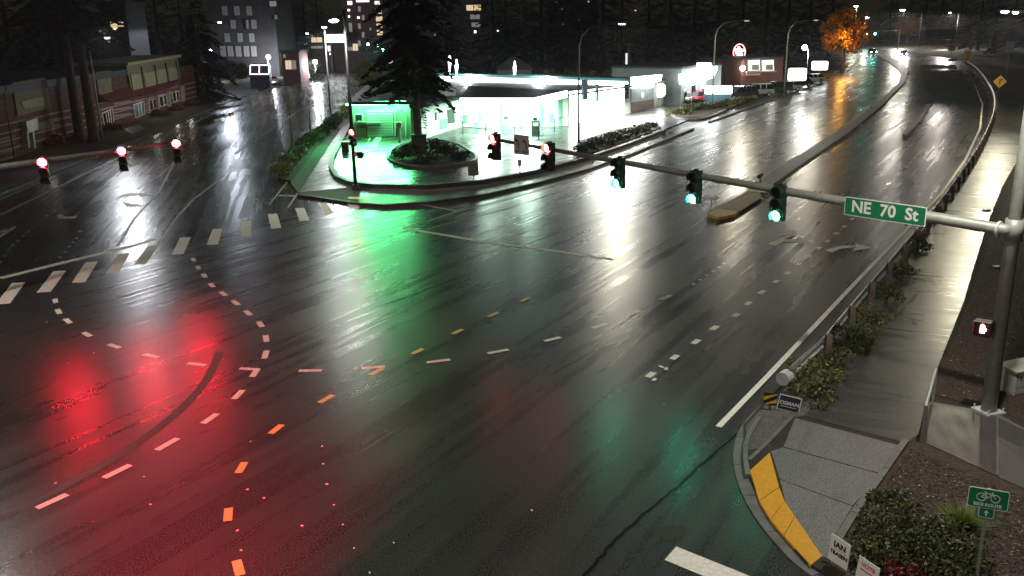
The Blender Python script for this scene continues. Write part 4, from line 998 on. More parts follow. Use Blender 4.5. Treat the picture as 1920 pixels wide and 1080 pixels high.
for x, y in [(214, 147), (216, 157), (217, 167), (95, 156), (97, 167), (99, 178), (155, 176), (157, 187)]:
    slab_on(hit, nrm, [(x - 3, y - 1), (x + 3, y - 2), (x + 3, y + 1), (x - 3, y + 2)], -0.02, 0.03).build('vent_slot', 'black', bld)
for y in (192, 203, 215):
    slab_on(hit, nrm, [(213, y + 1), (244, y - 4), (245, y), (214, y + 5)], -0.05, 0.06).build('stone_band', 'brick_light', bld)
for y in (210, 222, 234):
    slab_on(hit, nrm, [(92, y + 2), (128, y - 4), (128, y - 1), (92, y + 5)], -0.05, 0.06).build('stone_band', 'brick_light', bld)
for q in range(5):
    y = 258 + q * 13; slab_on(hit, nrm, [(-10, y + 3), (28, y - 6), (28, y - 1), (-10, y + 8)], -0.05, 0.08).build('stone_band', 'olive', bld)
for z in (0.9, 1.6, 2.3, 3.0, 4.4, 4.9):
    for s0, s1 in ((0, LN * .36), (LN * .40, LN - .1)):
        run(s0, s1, z, z + .14, -0.02, 0.035).build('brick_course', 'brown_panel' if z > 4 else 'brick_light', bld)
def shop_window(q, bars=3, glass='glass'):
    wn = slab_on(hit, nrm, q, -0.1, 0.05).build('window', 'trim', bld)
    c = [sum(p[0] for p in q) / 4, sum(p[1] for p in q) / 4]
    i_ = [(c[0] + (p[0] - c[0]) * .84, c[1] + (p[1] - c[1]) * .88) for p in q]
    slab_on(hit, nrm, i_, 0.0, 0.07).build('pane', glass, wn)
    for k in range(1, bars):
        f = k / bars; t_ = (i_[0][0] + (i_[1][0] - i_[0][0]) * f, i_[0][1] + (i_[1][1] - i_[0][1]) * f); b_ = (i_[3][0] + (i_[2][0] - i_[3][0]) * f, i_[3][1] + (i_[2][1] - i_[3][1]) * f)
        slab_on(hit, nrm, [(t_[0] - .7, t_[1]), (t_[0] + .7, t_[1]), (b_[0] + .7, b_[1]), (b_[0] - .7, b_[1])], 0.05, 0.11).build('mullion', 'trim', wn)
shop_window([(190, 212), (211, 203), (213, 231), (196, 241)], 4)
shop_window([(249, 196), (270, 189), (272, 214), (254, 222)], 3, M['teal'])
shop_window([(278, 188), (291, 184), (293, 202), (281, 208)], 2)
shop_window([(297, 181), (311, 177), (313, 195), (300, 201)], 2)
shop_window([(322, 173), (334, 170), (336, 187), (325, 192)], 2)
slab_on(hit, nrm, [(38, 228), (60, 221), (62, 243), (42, 250)], 0, 0.5).build('door_hood', 'trim', bld)
for x in (41, 52): slab_on(hit, nrm, [(x - 1.5, 248), (x + 1.5, 246), (x + 5, 277), (x + 2, 279)], 0.0, 0.5).build('porch_post', 'trim', bld)
for x, y in [(274, 200), (292, 194), (314, 187), (340, 178)]:
    slab_on(hit, nrm, [(x - 1.4, y - 16), (x + 1.4, y - 17), (x + 3, y + 12), (x, y + 13)], 0.0, 0.35).build('pilaster', 'brick_light', bld)
# sloping awning over the shop windows
for (x0, y0), (x1, y1) in [((182, 192), (243, 178)), ((246, 180), (345, 153))]:
    a, b = hit(x0, y0), hit(x1, y1); up_ = Vector((0, 0, 0.9))
    MB().add([a + nrm * .1 + up_, b + nrm * .1 + up_, b + nrm * 1.3, a + nrm * 1.3, a + nrm * .1, b + nrm * .1], [(0, 1, 2, 3), (3, 2, 5, 4), (0, 3, 4), (1, 5, 2), (0, 4, 5, 1)]).build('awning', 'awning', bld)
for px, py in [(262, 196), (304, 184), (330, 175), (205, 212)]:
    light('POINT', hit(px, py) + nrm * 1.6, 30, (1, .86, .72), size=0.15, name='soffit_light')
light('POINT', hit(50, 235) + nrm * 1.6, 9, (1, .9, .85), size=0.15, name='soffit_light')

# service bays with the green-lit soffit
sb = thing('service_bays', 'green lit service bays with a flat dark roof behind the tree', 'building', (0, 0, 0))
wA, wB = g(658, 258, 0.13), g(784, 257, 0.13)
hit2, n2 = plane_frame(wA, wB)
dv = Vector((-2.6, 28, 0))
MB().frame_box(wA, wB - wA, dv, Vector((0, 0, 3.35))).build('wall', 'bay_wall', sb)
rq = [Vector((-15.3, 87.6, 0)), Vector((-8.6, 86.6, 0)), Vector((-11.2, 116.2, 0)), Vector((-17.8, 118.1, 0))]
MB().prism(rq, 3.5, 3.8).build('roof', 'roof', sb)
MB().prism([wA + n2 * 0.35, wB + n2 * 0.35, wB + n2 * 1.0, wA + n2 * 1.0], 3.36, 3.49).build('soffit_light', 'lit_green', sb)
slab_on(hit2, n2, [(688, 208), (736, 208), (737, 255), (690, 256)], -0.05, 0.10).build('roller_door', 'door_pale', sb)
for k in range(9):
    y = 210 + 5 * k; slab_on(hit2, n2, [(690, y), (735, y), (735, y + .8), (690, y + .8)], 0.05, 0.13).build('door_slat', 'sign_grey', sb)
slab_on(hit2, n2, [(664, 231), (687, 230), (688, 259), (667, 260)], 0, 0.25).build('lower_panel', 'brown_panel', sb)
wn = slab_on(hit2, n2, [(664, 213), (681, 213), (681, 229), (665, 229)], -0.05, 0.06).build('window', 'green_wall', sb)
slab_on(hit2, n2, [(666, 215), (679, 215), (679, 228), (667, 228)], 0.0, 0.08).build('pane', 'glass', wn)
for y in (226.5, 233.5): slab_on(hit2, n2, [(671, y), (714, y), (714, y + 1.6), (671, y + 1.6)], 0.2, 0.32).build('rail', 'trim' if y < 230 else 'black', sb)
for x in (740, 760, 776): slab_on(hit2, n2, [(x, 206), (x + 1.6, 206), (x + 1.8, 256), (x + .2, 256)], 0.0, 0.12).build('downpipe', 'trim', sb)
mid = (wA + wB) / 2
light('AREA', Vector((mid.x, 89.2, 3.25)), 700, (0.16, 1.0, 0.34), size=6.0, sy=2.0, target=Vector((mid.x + .2, 87.5, 0)), name='soffit_glow')
light('AREA', Vector((mid.x - 0.5, 87.4, 3.45)), 1300, (0.12, 1.0, 0.30), size=6.0, sy=1.0, target=Vector((mid.x, 80, 0)), name='soffit_glow').data.spread = R(110)
# wing between the bays and the shop
wing = thing('station_wing', 'pale green wing with doors between service bays and fuel canopy', 'building', (0, 0, 0))
vA, vB = g(788, 262, 0.13), g(862, 238, 0.13)
hit3, n3 = plane_frame(vA, vB)
MB().frame_box(vA, vB - vA, -n3 * 0.9, Vector((0, 0, 3.0))).build('wall', 'green_wall', wing)
MB().frame_box(vA - Vector((0, 0, -3.0)) + n3 * .5, vB - vA, -n3 * 1.5, Vector((0, 0, 0.3))).build('roof', 'roof', wing)
for q, m_ in [([(790, 205), (793, 205), (793, 222), (790, 222)], 'glass'), ([(799, 212), (806, 211), (806, 246), (800, 248)], 'lit_soft'), ([(815, 211), (818, 210), (818, 225), (815, 226)], 'glass'), ([(824, 224), (838, 222), (838, 240), (824, 243)], 'pump'), ([(838, 206), (851, 204), (852, 230), (839, 232)], 'glass')]:
    slab_on(hit3, n3, q, -0.05, 0.08).build('window' if m_ == 'glass' else 'door', m_, wing)
# shop with long lit fascia
shop = thing('station_shop', 'long low station shop with blazing white fascia and glazed front', 'building', (0, 0, 0))
W2, W3, W4 = g(862, 238, .13), g(1065, 236, .13), g(1180, 213, .13)
S5 = Vector((18.5, 117.3, 0)); LB = Vector((-9.7, 126.7, 0))
MB().prism([W2, W3, W4, S5, S5 + Vector((5, 10, 0)), LB + Vector((5, 12, 0)), LB, Vector((-6, 110, 0))], 0.0, 3.25).build('wall', 'green_wall', shop)
MB().prism([W2 + Vector((-.3, -.3, 0)), W3 + Vector((0, -.4, 0)), W4 + Vector((.3, -.4, 0)), S5 + Vector((.4, 0, 0)), S5 + Vector((5, 10, 0)), LB + Vector((5, 12, 0)), LB, Vector((-6.2, 110, 0))], 3.26, 3.42).build('roof', 'roof', shop)
hit4, n4 = plane_frame(LB, W4)
fx = np.linspace(822, 1178, 10)
for k in range(9):
    a, b = fx[k] + .6, fx[k + 1] - .6
    ya = 143 + (a - 820) * 0.028; yb = 143 + (b - 820) * 0.028
    slab_on(hit4, n4, [(a, ya), (b, yb), (b, yb + 14.5), (a, ya + 14.5)], 0.0, 0.35).build('fascia_panel', 'lit_white', shop)
slab_on(hit4, n4, [(819, 137), (1182, 147), (1182, 152.6), (819, 142.6)], -2.0, 0.1).build('fascia_band', 'teal', shop)
# right-hand end wall with lit corner fascia
hit5, n5 = plane_frame(W4, S5)
slab_on(hit5, n5, [(1182, 166), (1224, 166), (1224, 196), (1182, 208)], -0.1, 0.1).build('end_wall', 'grey_wall', shop)
slab_on(hit5, n5, [(1182, 192), (1224, 186), (1224, 201), (1182, 211)], 0.05, 0.16).build('plinth', 'brown_panel', shop)
slab_on(hit5, n5, [(1182, 145), (1200, 143), (1200, 163), (1182, 164)], 0.0, 0.4).build('fascia_panel', 'lit_white', shop)
slab_on(hit5, n5, [(1202, 143), (1236, 140), (1234, 151), (1222, 155), (1220, 163), (1202, 163)], 0.0, 0.4).build('fascia_panel', 'lit_white', shop)
slab_on(hit5, n5, [(1200, 174), (1205, 173), (1206, 180), (1203, 186), (1200, 181)], 0.1, 0.16).build('emblem', 'sign_white', shop)
# glazed lit front
hit6, n6 = plane_frame(W3, W4)
gx = np.linspace(1067, 1170, 6)
for k in range(5):
    a, b = gx[k] + .8, gx[k + 1] - .8
    ba = 236 - (a - 1065) * 0.2; bb = 236 - (b - 1065) * 0.2
    ta = 172 - (a - 1065) * 0.10; tb = 172 - (b - 1065) * 0.10
    slab_on(hit6, n6, [(a, ta), (b, tb), (b, bb - 1), (a, ba - 1)], -0.05, 0.06).build('shop_window', 'lit_front', shop)
for q in ([(1089, 150), (1098, 149), (1098, 186), (1089, 187)], [(1115, 158), (1118, 158), (1118, 190), (1115, 191)]):
    slab_on(hit6, n6, q, 0.05, 0.3).build('banner', 'sign_blue', shop)
slab_on(hit6, n6, [(1171, 158), (1178, 158), (1178, 184), (1171, 186)], -0.02, 0.08).build('side_window', 'glass', shop)
hit7, n7 = plane_frame(W2, W3)
for q, m_ in [([(868, 216), (876, 215), (876, 228), (868, 229)], 'pump'), ([(893, 209), (906, 207), (907, 226), (893, 228)], 'pump'), ([(930, 207), (938, 207), (938, 225), (930, 225)], 'sign_blue'), ([(979, 212), (989, 210), (989, 227), (979, 227)], 'sign_blue'), ([(1029, 212), (1039, 212), (1039, 231), (1029, 231)], 'sign_blue'), ([(1013, 200), (1020, 200), (1020, 235), (1013, 235)], 'teal')]:
    f_ = slab_on(hit7, n7, [(q[0][0] - 1.5, q[0][1] - 1.5), (q[1][0] + 1.5, q[1][1] - 1.5), (q[2][0] + 1.5, q[2][1] + 1.5), (q[3][0] - 1.5, q[3][1] + 1.5)], -0.05, 0.05).build('window', 'trim', shop)
    slab_on(hit7, n7, q, 0.0, 0.08).build('pane', m_, f_)
for px, py in [(884, 146), (1021, 153)]:
    q = hit4(px, py) + n4 * 0.6
    MB().ball(q, 0.28, 1.3, 0.8, 0.8).build('flood_lamp', 'flood', shop)
    light('POINT', q + n4 * 0.6 + Vector((0, 0, .3)), 1500, (.92, 1, .97), size=0.3, name='flood_light')
light('POINT', Vector((4, 119, 6.5)), 700, (.75, .88, 1), size=0.5, name='roof_light')
for px, y0, y1 in [(843, 101, 131), (856, 111, 141), (965, 114, 146)]:
    a, b = at(px, y1, 123), at(px, y0, 123)
    MB().tube([a - Vector((0, 0, .6)), a, b.lerp(a, .4), b], [0.09, 0.09, 0.22, 0.05], 8).build('roof_lamp', 'lit_white', shop)
mid = (W3 + W4) / 2
light('AREA', mid + n6 * 2.2 + Vector((0, 0, 3.1)), 5500, (.95, 1, .93), size=14, sy=2, target=mid + n6 * 4.5, name='canopy_light')
light('AREA', (W4 + S5) / 2 + n5 * 1.0 + Vector((0, 0, 3.3)), 160, (.9, 1, 1), size=6, sy=0.6, target=(W4 + S5) / 2 + n5 * 1.5, name='canopy_light')
# pump canopy
can = thing('fuel_canopy', 'flat dark roofed fuel canopy with lit edge on green columns', 'canopy', (0, 0, 0))
cq = [g(862, 184, 4.0), g(1000, 184, 4.0), g(1062, 170, 4.0), g(880, 161, 4.0)]
for q in cq: q.z = 0
MB().prism(cq, 3.95, 4.02).build('roof', 'roof', can)
ins = [q * 1.0 for q in cq]
for k in range(4):
    a, b = cq[k], cq[(k + 1) % 4]; d = (b - a).normalized(); n = Vector((d.y, -d.x, 0))
    MB().frame_box(a + d * .05 + Vector((0, 0, 3.35)), (b - a) - d * .1, n * 0.12, Vector((0, 0, 0.66))).build('fascia', 'lit_white' if k < 2 else 'teal', can)
MB().prism(cq, 3.36, 3.42).build('ceiling', 'sign_white', can)
cc = sum(cq, Vector()) / 4
for fx_, fy_ in ((.25, .3), (.75, .3), (.3, .7), (.7, .7)):
    p = cq[0].lerp(cq[1], fx_).lerp(cq[3].lerp(cq[2], fx_), fy_)
    MB().box((p.x, p.y, 3.34), (0.9, 0.9, 0.05)).build('ceiling_lamp', 'lit_white', can)
    light('AREA', (p.x, p.y, 3.25), 3000, (.68, 1, .80), size=1.6, sy=1.6, target=(p.x, p.y, 0), name='canopy_light')
for px, py in [(1012, 250), (893, 250), (940, 240), (1050, 236)]:
    p = g(px, py, .13); MB().box((p.x, p.y, 1.75), (0.38, 0.38, 3.24)).build('column', 'pump', can)
for px, py, lab in [(950, 252, 'left green fuel pump beneath the canopy'), (1003, 254, 'right green fuel pump beside the canopy column')]:
    p = g(px, py, .13); t = thing('fuel_pump', lab, 'fuel pump', p, 0.3, 'fuel pumps')
    MB().box((0, 0, .75), (0.85, 0.5, 1.5)).build('cabinet', 'pump', t); MB().box((0, -.26, 1.1), (0.5, .03, .3)).build('display', 'lit_soft', t)
    MB().box((0, 0, 1.62), (0.4, .3, .24)).build('topper', 'black', t); MB().tube([(.46, 0, 1.2), (.62, -.1, .7), (.5, -.1, .3), (.46, 0, .9)], .025, 6).build('hose', 'black', t)
for xs in [((868, 252), (911, 257), (965, 246), (978, 243)), ((1010, 262), (1040, 246), (1075, 238))]:
    P = [g(*q, .13) for q in xs]; t = thing('forecourt_railing', 'thin black railing at the %s of the fuel pumps' % ('left' if xs[0][0] < 900 else 'right'), 'railing', P[0])
    for q in P: MB().tube([q - P[0], q - P[0] + Vector((0, 0, 1.3))], .05, 6).build('post', 'black', t)
    for z in (.75, 1.2): MB().tube([q - P[0] + Vector((0, 0, z)) for q in P], .035, 6).build('rail', 'black', t)
p = g(758, 257, .13); t = thing('bin_enclosure', 'low black fence enclosure left of the tall tree trunk', 'fence', p, 0.02)
for k in range(8): MB().box((-0.85 + k * .25, 0, .75), (.22, .06, 1.4)).build('slat', 'bin', t)
MB().box((0, .02, 1.48), (2.1, .14, .08)).build('cap', 'trim', t)
p = g(750, 270, .13); t = thing('vacuum_post', 'pale slim vacuum post standing on the green lit forecourt', 'vacuum', p)
MB().tube([(0, 0, 0), (0, 0, 1.5)], [.16, .12], 10).build('body', 'green_wall', t); MB().box((0, 0, 1.75), (.5, .4, .5)).build('head', 'green_wall', t); MB().tube([(.2, 0, 1.6), (.5, -.1, 1.0), (.3, -.1, .4)], .03, 6).build('hose', 'black', t)
p = g(787, 284, .24); t = thing('utility_box', 'black utility box at the foot of the tall tree', 'cabinet', p)
MB().box((0, 0, .7), (1.25, .7, 1.4)).build('body', 'black', t); MB().box((0, 0, 1.43), (1.35, .8, .06)).build('lid', 'dark_pole', t); MB().box((0, -.37, .7), (1.0, .03, 1.1)).build('door', 'dark_pole', t)
# gabled house behind the shop
def gable(name, label, px0, px1, pyt, pyb, D, wall_m, roof_m, cat='house', depth=10):
    a, b = at(px0, pyb, D), at(px1, pyb, D); zt = at((px0 + px1) / 2, pyt, D).z; ze = a.z; c = (a + b) / 2
    t = thing(name, label, cat, (c.x, c.y, 0)); w_ = (b - a).length / 2
    MB().box((0, depth / 2, ze / 2), (w_ * 1.8, depth, ze)).build('wall', wall_m, t)
    V = [(-w_, -.5, ze), (w_, -.5, ze), (0, -.5, zt), (-w_, depth + .5, ze), (w_, depth + .5, ze), (0, depth + .5, zt)]
    V = [(-w_, -.5, ze), (w_, -.5, ze), (w_, depth, ze), (-w_, depth, ze), (-w_ * .05, depth * .4, zt), (w_ * .05, depth * .4, zt)]
    MB().add(V, [(0, 1, 5, 4), (1, 2, 5), (2, 3, 4, 5), (3, 0, 4), (3, 2, 1, 0)]).build('roof', roof_m, t)
    return t
gable('gabled_house', 'grey roofed house peeking over the station shop', 929, 1000, 107, 131, 150, 'grey_wall', 'sign_grey')
# car dealer and brick shop on the right
def block(name, label, pA, pB, zt, depth, wall_m, cat='building'):
    a, b = g(*pA, .12), g(*pB, .12); h_, n_ = plane_frame(a, b)
    t = thing(name, label, cat, (0, 0, 0))
    MB().frame_box(a, b - a, -n_ * depth, Vector((0, 0, zt))).build('wall', wall_m, t)
    MB().frame_box(a + Vector((0, 0, zt)) + n_ * .15, b - a, -n_ * (depth + .3), Vector((0, 0, .25))).build('roof', 'roof', t)
    return t, h_, n_
t, h_, n_ = block('dealer_showroom', 'grey blue showroom with blazing white eaves beside the oval sign', (1276, 197), (1338, 184), 4.6, 10, 'grey_wall')
slab_on(h_, n_, [(1272, 140), (1306, 130), (1306, 118), (1322, 118), (1322, 126), (1334, 124), (1333, 131), (1326, 146), (1274, 158)], 0.0, 0.9).build('lit_eaves', 'lit_white', t)
for q in ([(1281, 168), (1287, 166), (1287, 186), (1281, 188)], [(1294, 160), (1304, 157), (1304, 178), (1294, 181)], [(1313, 155), (1322, 153), (1322, 172), (1313, 174)], [(1327, 133), (1335, 131), (1335, 146), (1327, 148)]):
    f_ = slab_on(h_, n_, q, 0, 0.08).build('window', 'trim', t); c = [sum(p[0] for p in q) / 4, sum(p[1] for p in q) / 4]
    slab_on(h_, n_, [(c[0] + (p[0] - c[0]) * .8, c[1] + (p[1] - c[1]) * .85) for p in q], 0.05, 0.12).build('pane', 'glass', f_)
q = h_(1305, 150) + n_ * 2.5; light('POINT', q, 900, (.95, .98, 1), size=.6, name='eaves_light')
light('POINT', h_(1345, 172) + n_ * 2.5 + Vector((0, 0, 1)), 420, (.95, .98, 1), size=.6, name='eaves_light')
# blank grey annexe left of the showroom, and trailer
t, h_, n_ = block('dealer_annexe', 'blank grey blue annexe wall left of the showroom', (1222, 186), (1275, 190), 4.5, 8, 'grey_wall')
light('POINT', h_(1250, 150) + n_ * 4 + Vector((0, 0, 1)), 160, (.8, .9, 1), size=.5, name='yard_light')
p = g(1258, 187, .12); t = thing('box_trailer', 'grey box trailer parked behind the oval sign', 'trailer', p, 0.25)
MB().box((0, .6, 1.75), (3.0, 1.9, 2.0)).build('body', 'trailer', t); MB().box((0, .6, .62), (3.0, 1.7, .12)).build('chassis', 'black', t)
for x in (-.9, .9): MB().tube([(x, -.3, .36), (x, -.08, .36)], .36, 14).build('wheel', 'rubber', t)
MB().tube([(1.5, .6, .6), (2.3, .6, .5)], .05, 6).build('tow_bar', 'black', t)
t, h_, n_ = block('brick_shop', 'brick shop with two white lit alcoves behind the parked cars', (1388, 172), (1466, 166), 4.7, 9, 'brick')
for x0 in (1402, 1428):
    slab_on(h_, n_, [(x0, 113), (x0 + 22, 112), (x0 + 23, 132), (x0 + 1, 133)], 0, 0.06).build('alcove', 'lit_soft', t)
    slab_on(h_, n_, [(x0 + 7, 121), (x0 + 20, 121), (x0 + 20, 131), (x0 + 7, 131)], 0.05, 0.12).build('window', 'sign_grey', t)
slab_on(h_, n_, [(1399, 138), (1424, 137), (1424, 141), (1399, 142)], 0, 0.2).build('ledge', 'brick_light', t)
slab_on(h_, n_, [(1398, 133.5), (1453, 132.5), (1453, 135), (1398, 136)], 0, 0.3).build('sill_band', 'brick_light', t)
light('POINT', h_(1432, 125) + n_ * 2 + Vector((0, 0, .6)), 160, (1, .95, .9), size=.3, name='alcove_light')
MB().ball(h_(1388, 128) + n_ * .5, .38).build('wall_lamp', 'bowl', t)
# lit signs of the car lot
def box_sign(label, base, x0, y0, x1, y1, m_='lit_white', low=None, rad=.15, edge=None):
    b = g(*base, .12); t = sign_thing('box_sign', label, 'lit sign', b, fcam(b))
    z0, z1 = at(base[0], y1, b.y).z - b.z, at(base[0], y0, b.y).z - b.z; wd = (x1 - x0) / F_PX * b.y
    MB().tube([(0, .05, 0), (0, .05, z0 + .1)], .09, 8).build('post', 'trim', t)
    board(wd + .1, z1 - z0 + .1, .28, .06, (z0 + z1) / 2, 0, rad).build('cabinet', 'grey_wall', t)
    board(wd, z1 - z0, .06, -.1, (z0 + z1) / 2, 0, rad).build('lit_face', m_, t)
    if low: MB().box((0, .05, z0 / 2), (wd * .98, .35, z0 - .03)).build('base', low, t)
    return t
box_sign('rounded white lit sign on a short post beside the shop end wall', (1237, 199), 1228, 157, 1247, 182, rad=.5)
box_sign('wide white lit sign with blue base by the red car', (1346, 192), 1322, 161, 1371, 176, low='sign_blue')
box_sign('large white lit sign nearest the dark parked car', (1493, 166), 1478, 128, 1510, 151, rad=.3)
box_sign('smaller white lit sign further along the car lot', (1535, 150), 1522, 115, 1550, 131, rad=.2)
b = g(1383, 160, .12); t = sign_thing('neon_sign', 'glaring red edged neon sign on a post above the brick shop', 'lit sign', b, fcam(b))
zc = at(1383, 98, b.y).z - b.z
MB().tube([(0, .2, 0), (0, .2, zc)], .14, 8).build('post', 'brick', t)
mb = MB()
for k in range(11):
    a = k * 2.4; r_ = .18 + .075 * k; mb.box((r_ * math.cos(a) * .75, -.05, zc + r_ * math.sin(a) * 1.1), (.42, .12, .36), 0)
mb.build('lit_letters', 'lit_white', t)
MB().tube([(.95 * math.cos(a), -.02, zc + 1.3 * math.sin(a)) for a in np.linspace(0, 2 * math.pi, 24)], .09, 6).build('neon_edge', 'neon', t)
# small pylon with cross arm
b = at(1180, 118, 190); b.z = 0; t = thing('utility_mast', 'slim mast with a cross arm behind the shop roof', 'mast', b)
MB().tube([(0, 0, 0), (0, 0, at(1180, 80, 190).z)], .22, 8).build('pole', 'wood', t); MB().box((0, 0, at(1180, 84, 190).z), (2.0, .2, .4)).build('crossarm', 'wood', t); MB().box((-.6, 0, at(1180, 110, 190).z), (.35, .2, 2.2)).build('lit_strip', 'lit_soft', t)

# far buildings on the left
def tower(name, label, x0, x1, ytop, D, m_, wins, cat='apartment building', depth=18):
    a, b = at(x0, 100, D), at(x1, 100, D); zt = at((x0 + x1) / 2, ytop, D).z; c = (a + b) / 2
    t = thing(name, label, cat, (c.x, D, 0)); wd = b.x - a.x
    MB().box((0, depth / 2, zt / 2), (wd, depth, zt)).build('wall', m_, t)
    MB().box((0, depth / 2, zt + .2), (wd + .6, depth + .6, .4)).build('roof', 'roof', t)
    for (u0, v0, u1, v1, wm) in wins:
        p0, p1 = at(u0, v1, D), at(u1, v0, D)
        if wm in ('win_dim', 'win_pale', 'win_warm') and (u1 - u0) > 4:
            f_ = MB().box(((p0.x + p1.x) / 2 - c.x, -.04, (p0.z + p1.z) / 2), (p1.x - p0.x + .3, .12, p1.z - p0.z + .3)).build('window', 'black', t)
            for k in range(2):
                hw = (p1.x - p0.x) / 2; wm_ = random.choice([wm, wm, wm, 'win_dim', 'glass', 'win_off']) if wm == 'win_dim' else wm; MB().box((p0.x - c.x + hw * (k + .5), -.12, (p0.z + p1.z) / 2), (hw * .92, .06, p1.z - p0.z)).build('pane', wm_, f_)
        else: MB().box(((p0.x + p1.x) / 2 - c.x, -.06, (p0.z + p1.z) / 2), (p1.x - p0.x, .12, p1.z - p0.z)).build('window', wm, t)
    return t
W = []
for r_, (y0, y1) in enumerate([(11, 29), (37, 54), (62, 79), (86, 106)]):
    for x in ((417, 440, 463), (433, 457, 472), (422, 446, 468), (414, 428, 443, 458, 472))[r_]: W.append((x, y0, x + 9, y1, 'win_dim'))
W += [(506, 2, 518, 12, 'win_pale'), (510, 28, 520, 36, 'win_dim')]
tower('apartment_block', 'dark apartment block with dim window rows at upper left', 398, 522, -40, 215, 'apartment', W)
W = [(652, 2, 660, 9, 'win_white'), (668, 0, 692, 4, 'win_white'), (703, 2, 712, 8, 'win_white'), (704, 17, 716, 26, 'win_warm'), (705, 30, 717, 40, 'win_warm'), (706, 44, 717, 52, 'win_warm'), (707, 56, 718, 66, 'win_warm'), (652, 17, 656, 21, 'win_white'), (653, 29, 656, 33, 'win_white'), (670, 31, 674, 35, 'win_white'), (655, 43, 660, 60, 'win_pale'), (662, 82, 671, 95, 'win_warm'), (693, 52, 696, 57, 'win_pale'), (738, 2, 741, 6, 'win_white')]
for k in range(5): W.append((672 + 7 * (k % 2), 12 + 16 * k, 676 + 7 * (k % 2), 22 + 16 * k, 'win_pale'))
tower('hidden_house', 'dark house with one warm lit window among the left firs', 196, 246, 8, 150, 'roof', [(209, 41, 220, 54, 'win_warm'), (222, 41, 232, 50, 'win_warm'), (213, 53, 217, 57, 'win_white'), (176, 62, 184, 68, 'win_pale')], 'house', 8)
tower('apartment_tower', 'brown apartment tower with a column of warm lit windows', 646, 746, -30, 240, 'apartment_brown', W)
tower('hidden_apartment', 'apartment building with warm lit windows seen between dark firs', 862, 915, -30, 230, 'apartment', [(874, 9, 902, 20, 'win_warm'), (881, 27, 900, 36, 'win_pale'), (884, 42, 901, 51, 'win_pale'), (889, 57, 893, 62, 'win_white'), (932, 56, 936, 59, 'win_white')])
tower('hillside_flats', 'dark flats with scattered tiny lights behind the tallest fir', 776, 832, -20, 235, 'apartment', [(u, v, u + 3, v + 2.2, 'win_dot') for u, v in [(799, 14), (811, 13), (799, 30), (806, 32), (811, 54), (815, 65), (817, 83), (781, 104)]])
tower('far_flats', 'far dark flats with faint lights above the shop roof', 1030, 1120, -30, 260, 'apartment', [(u, v, u + 3, v + 2.5, wm) for u, v, wm in [(1102, 2, 'win_dot'), (1042, 2, 'win_pale'), (1052, 16, 'win_pale'), (1085, 35, 'win_pale'), (1190, 18, 'win_dot'), (1054, 44, 'win_pale')]])
tower('brick_kiosk', 'small shop with a warm lit doorway on the side street', 527, 560, 98, 186, 'brick', [(536, 113, 546, 130, 'win_warm'), (548, 113, 555, 130, 'win_pale'), (531, 102, 535, 108, 'win_pale')], 'shop', 8)
t = thing('bus_shelter', 'small shelter outlined by cold white tubes', 'bus shelter', (0, 0, 0))
D_ = 170
for (x0, y0, x1, y1) in [(470, 122, 504, 122), (468, 139, 504, 139), (469, 122, 469, 139), (504, 121, 504, 138), (486, 122, 486, 139)]:
    MB().tube([at(x0, y0, D_), at(x1, y1, D_)], .09, 6).build('light_tube', 'win_white', t)
a, b = at(468, 141, D_ + .3), at(505, 141, D_ + .3)
MB().frame_box((a.x, D_ + .3, 0), (b.x - a.x, 0, 0), (0, 1.5, 0), (0, 0, at(486, 120, D_).z)).build('back_wall', 'sign_navy', t)
a, b, z0, z1 = at(610, 80, 235), at(646, 80, 235), at(628, 80, 235).z, at(628, 64, 235).z
t = thing('lit_canopy', 'far fuel canopy with long white lit front', 'canopy', (a.x, 235, 0))
MB().box(((b.x - a.x) / 2, 4, (z0 + z1) / 2), (b.x - a.x, 8, z1 - z0)).build('roof', 'grey_wall', t)
MB().box(((b.x - a.x) / 2, -.1, (z0 + z1) / 2), (b.x - a.x, .15, (z1 - z0) * .9)).build('lit_front', 'lit_white', t)
for x in (.6, b.x - a.x - .6): MB().box((x, 4, z0 / 2), (.4, .4, z0)).build('column', 'grey_wall', t)
tower('warm_market', 'low far market with warm orange lit front', 580, 648, 82, 240, 'apartment_brown', [(584, 70, 604, 82, 'win_warm'), (583, 86, 606, 91, 'win_pale'), (615, 86, 620, 96, 'win_white'), (650, 88, 662, 95, 'win_pale'), (618, 99, 623, 103, 'win_white')], 'shop', 8)
tower('orange_lit_shop', 'low far shop with an orange lit wall left of the firs', 716, 756, 98, 215, 'apartment_brown', [(721, 101, 742, 119, 'win_warm'), (753, 115, 756, 119, 'win_white')], 'shop', 6)

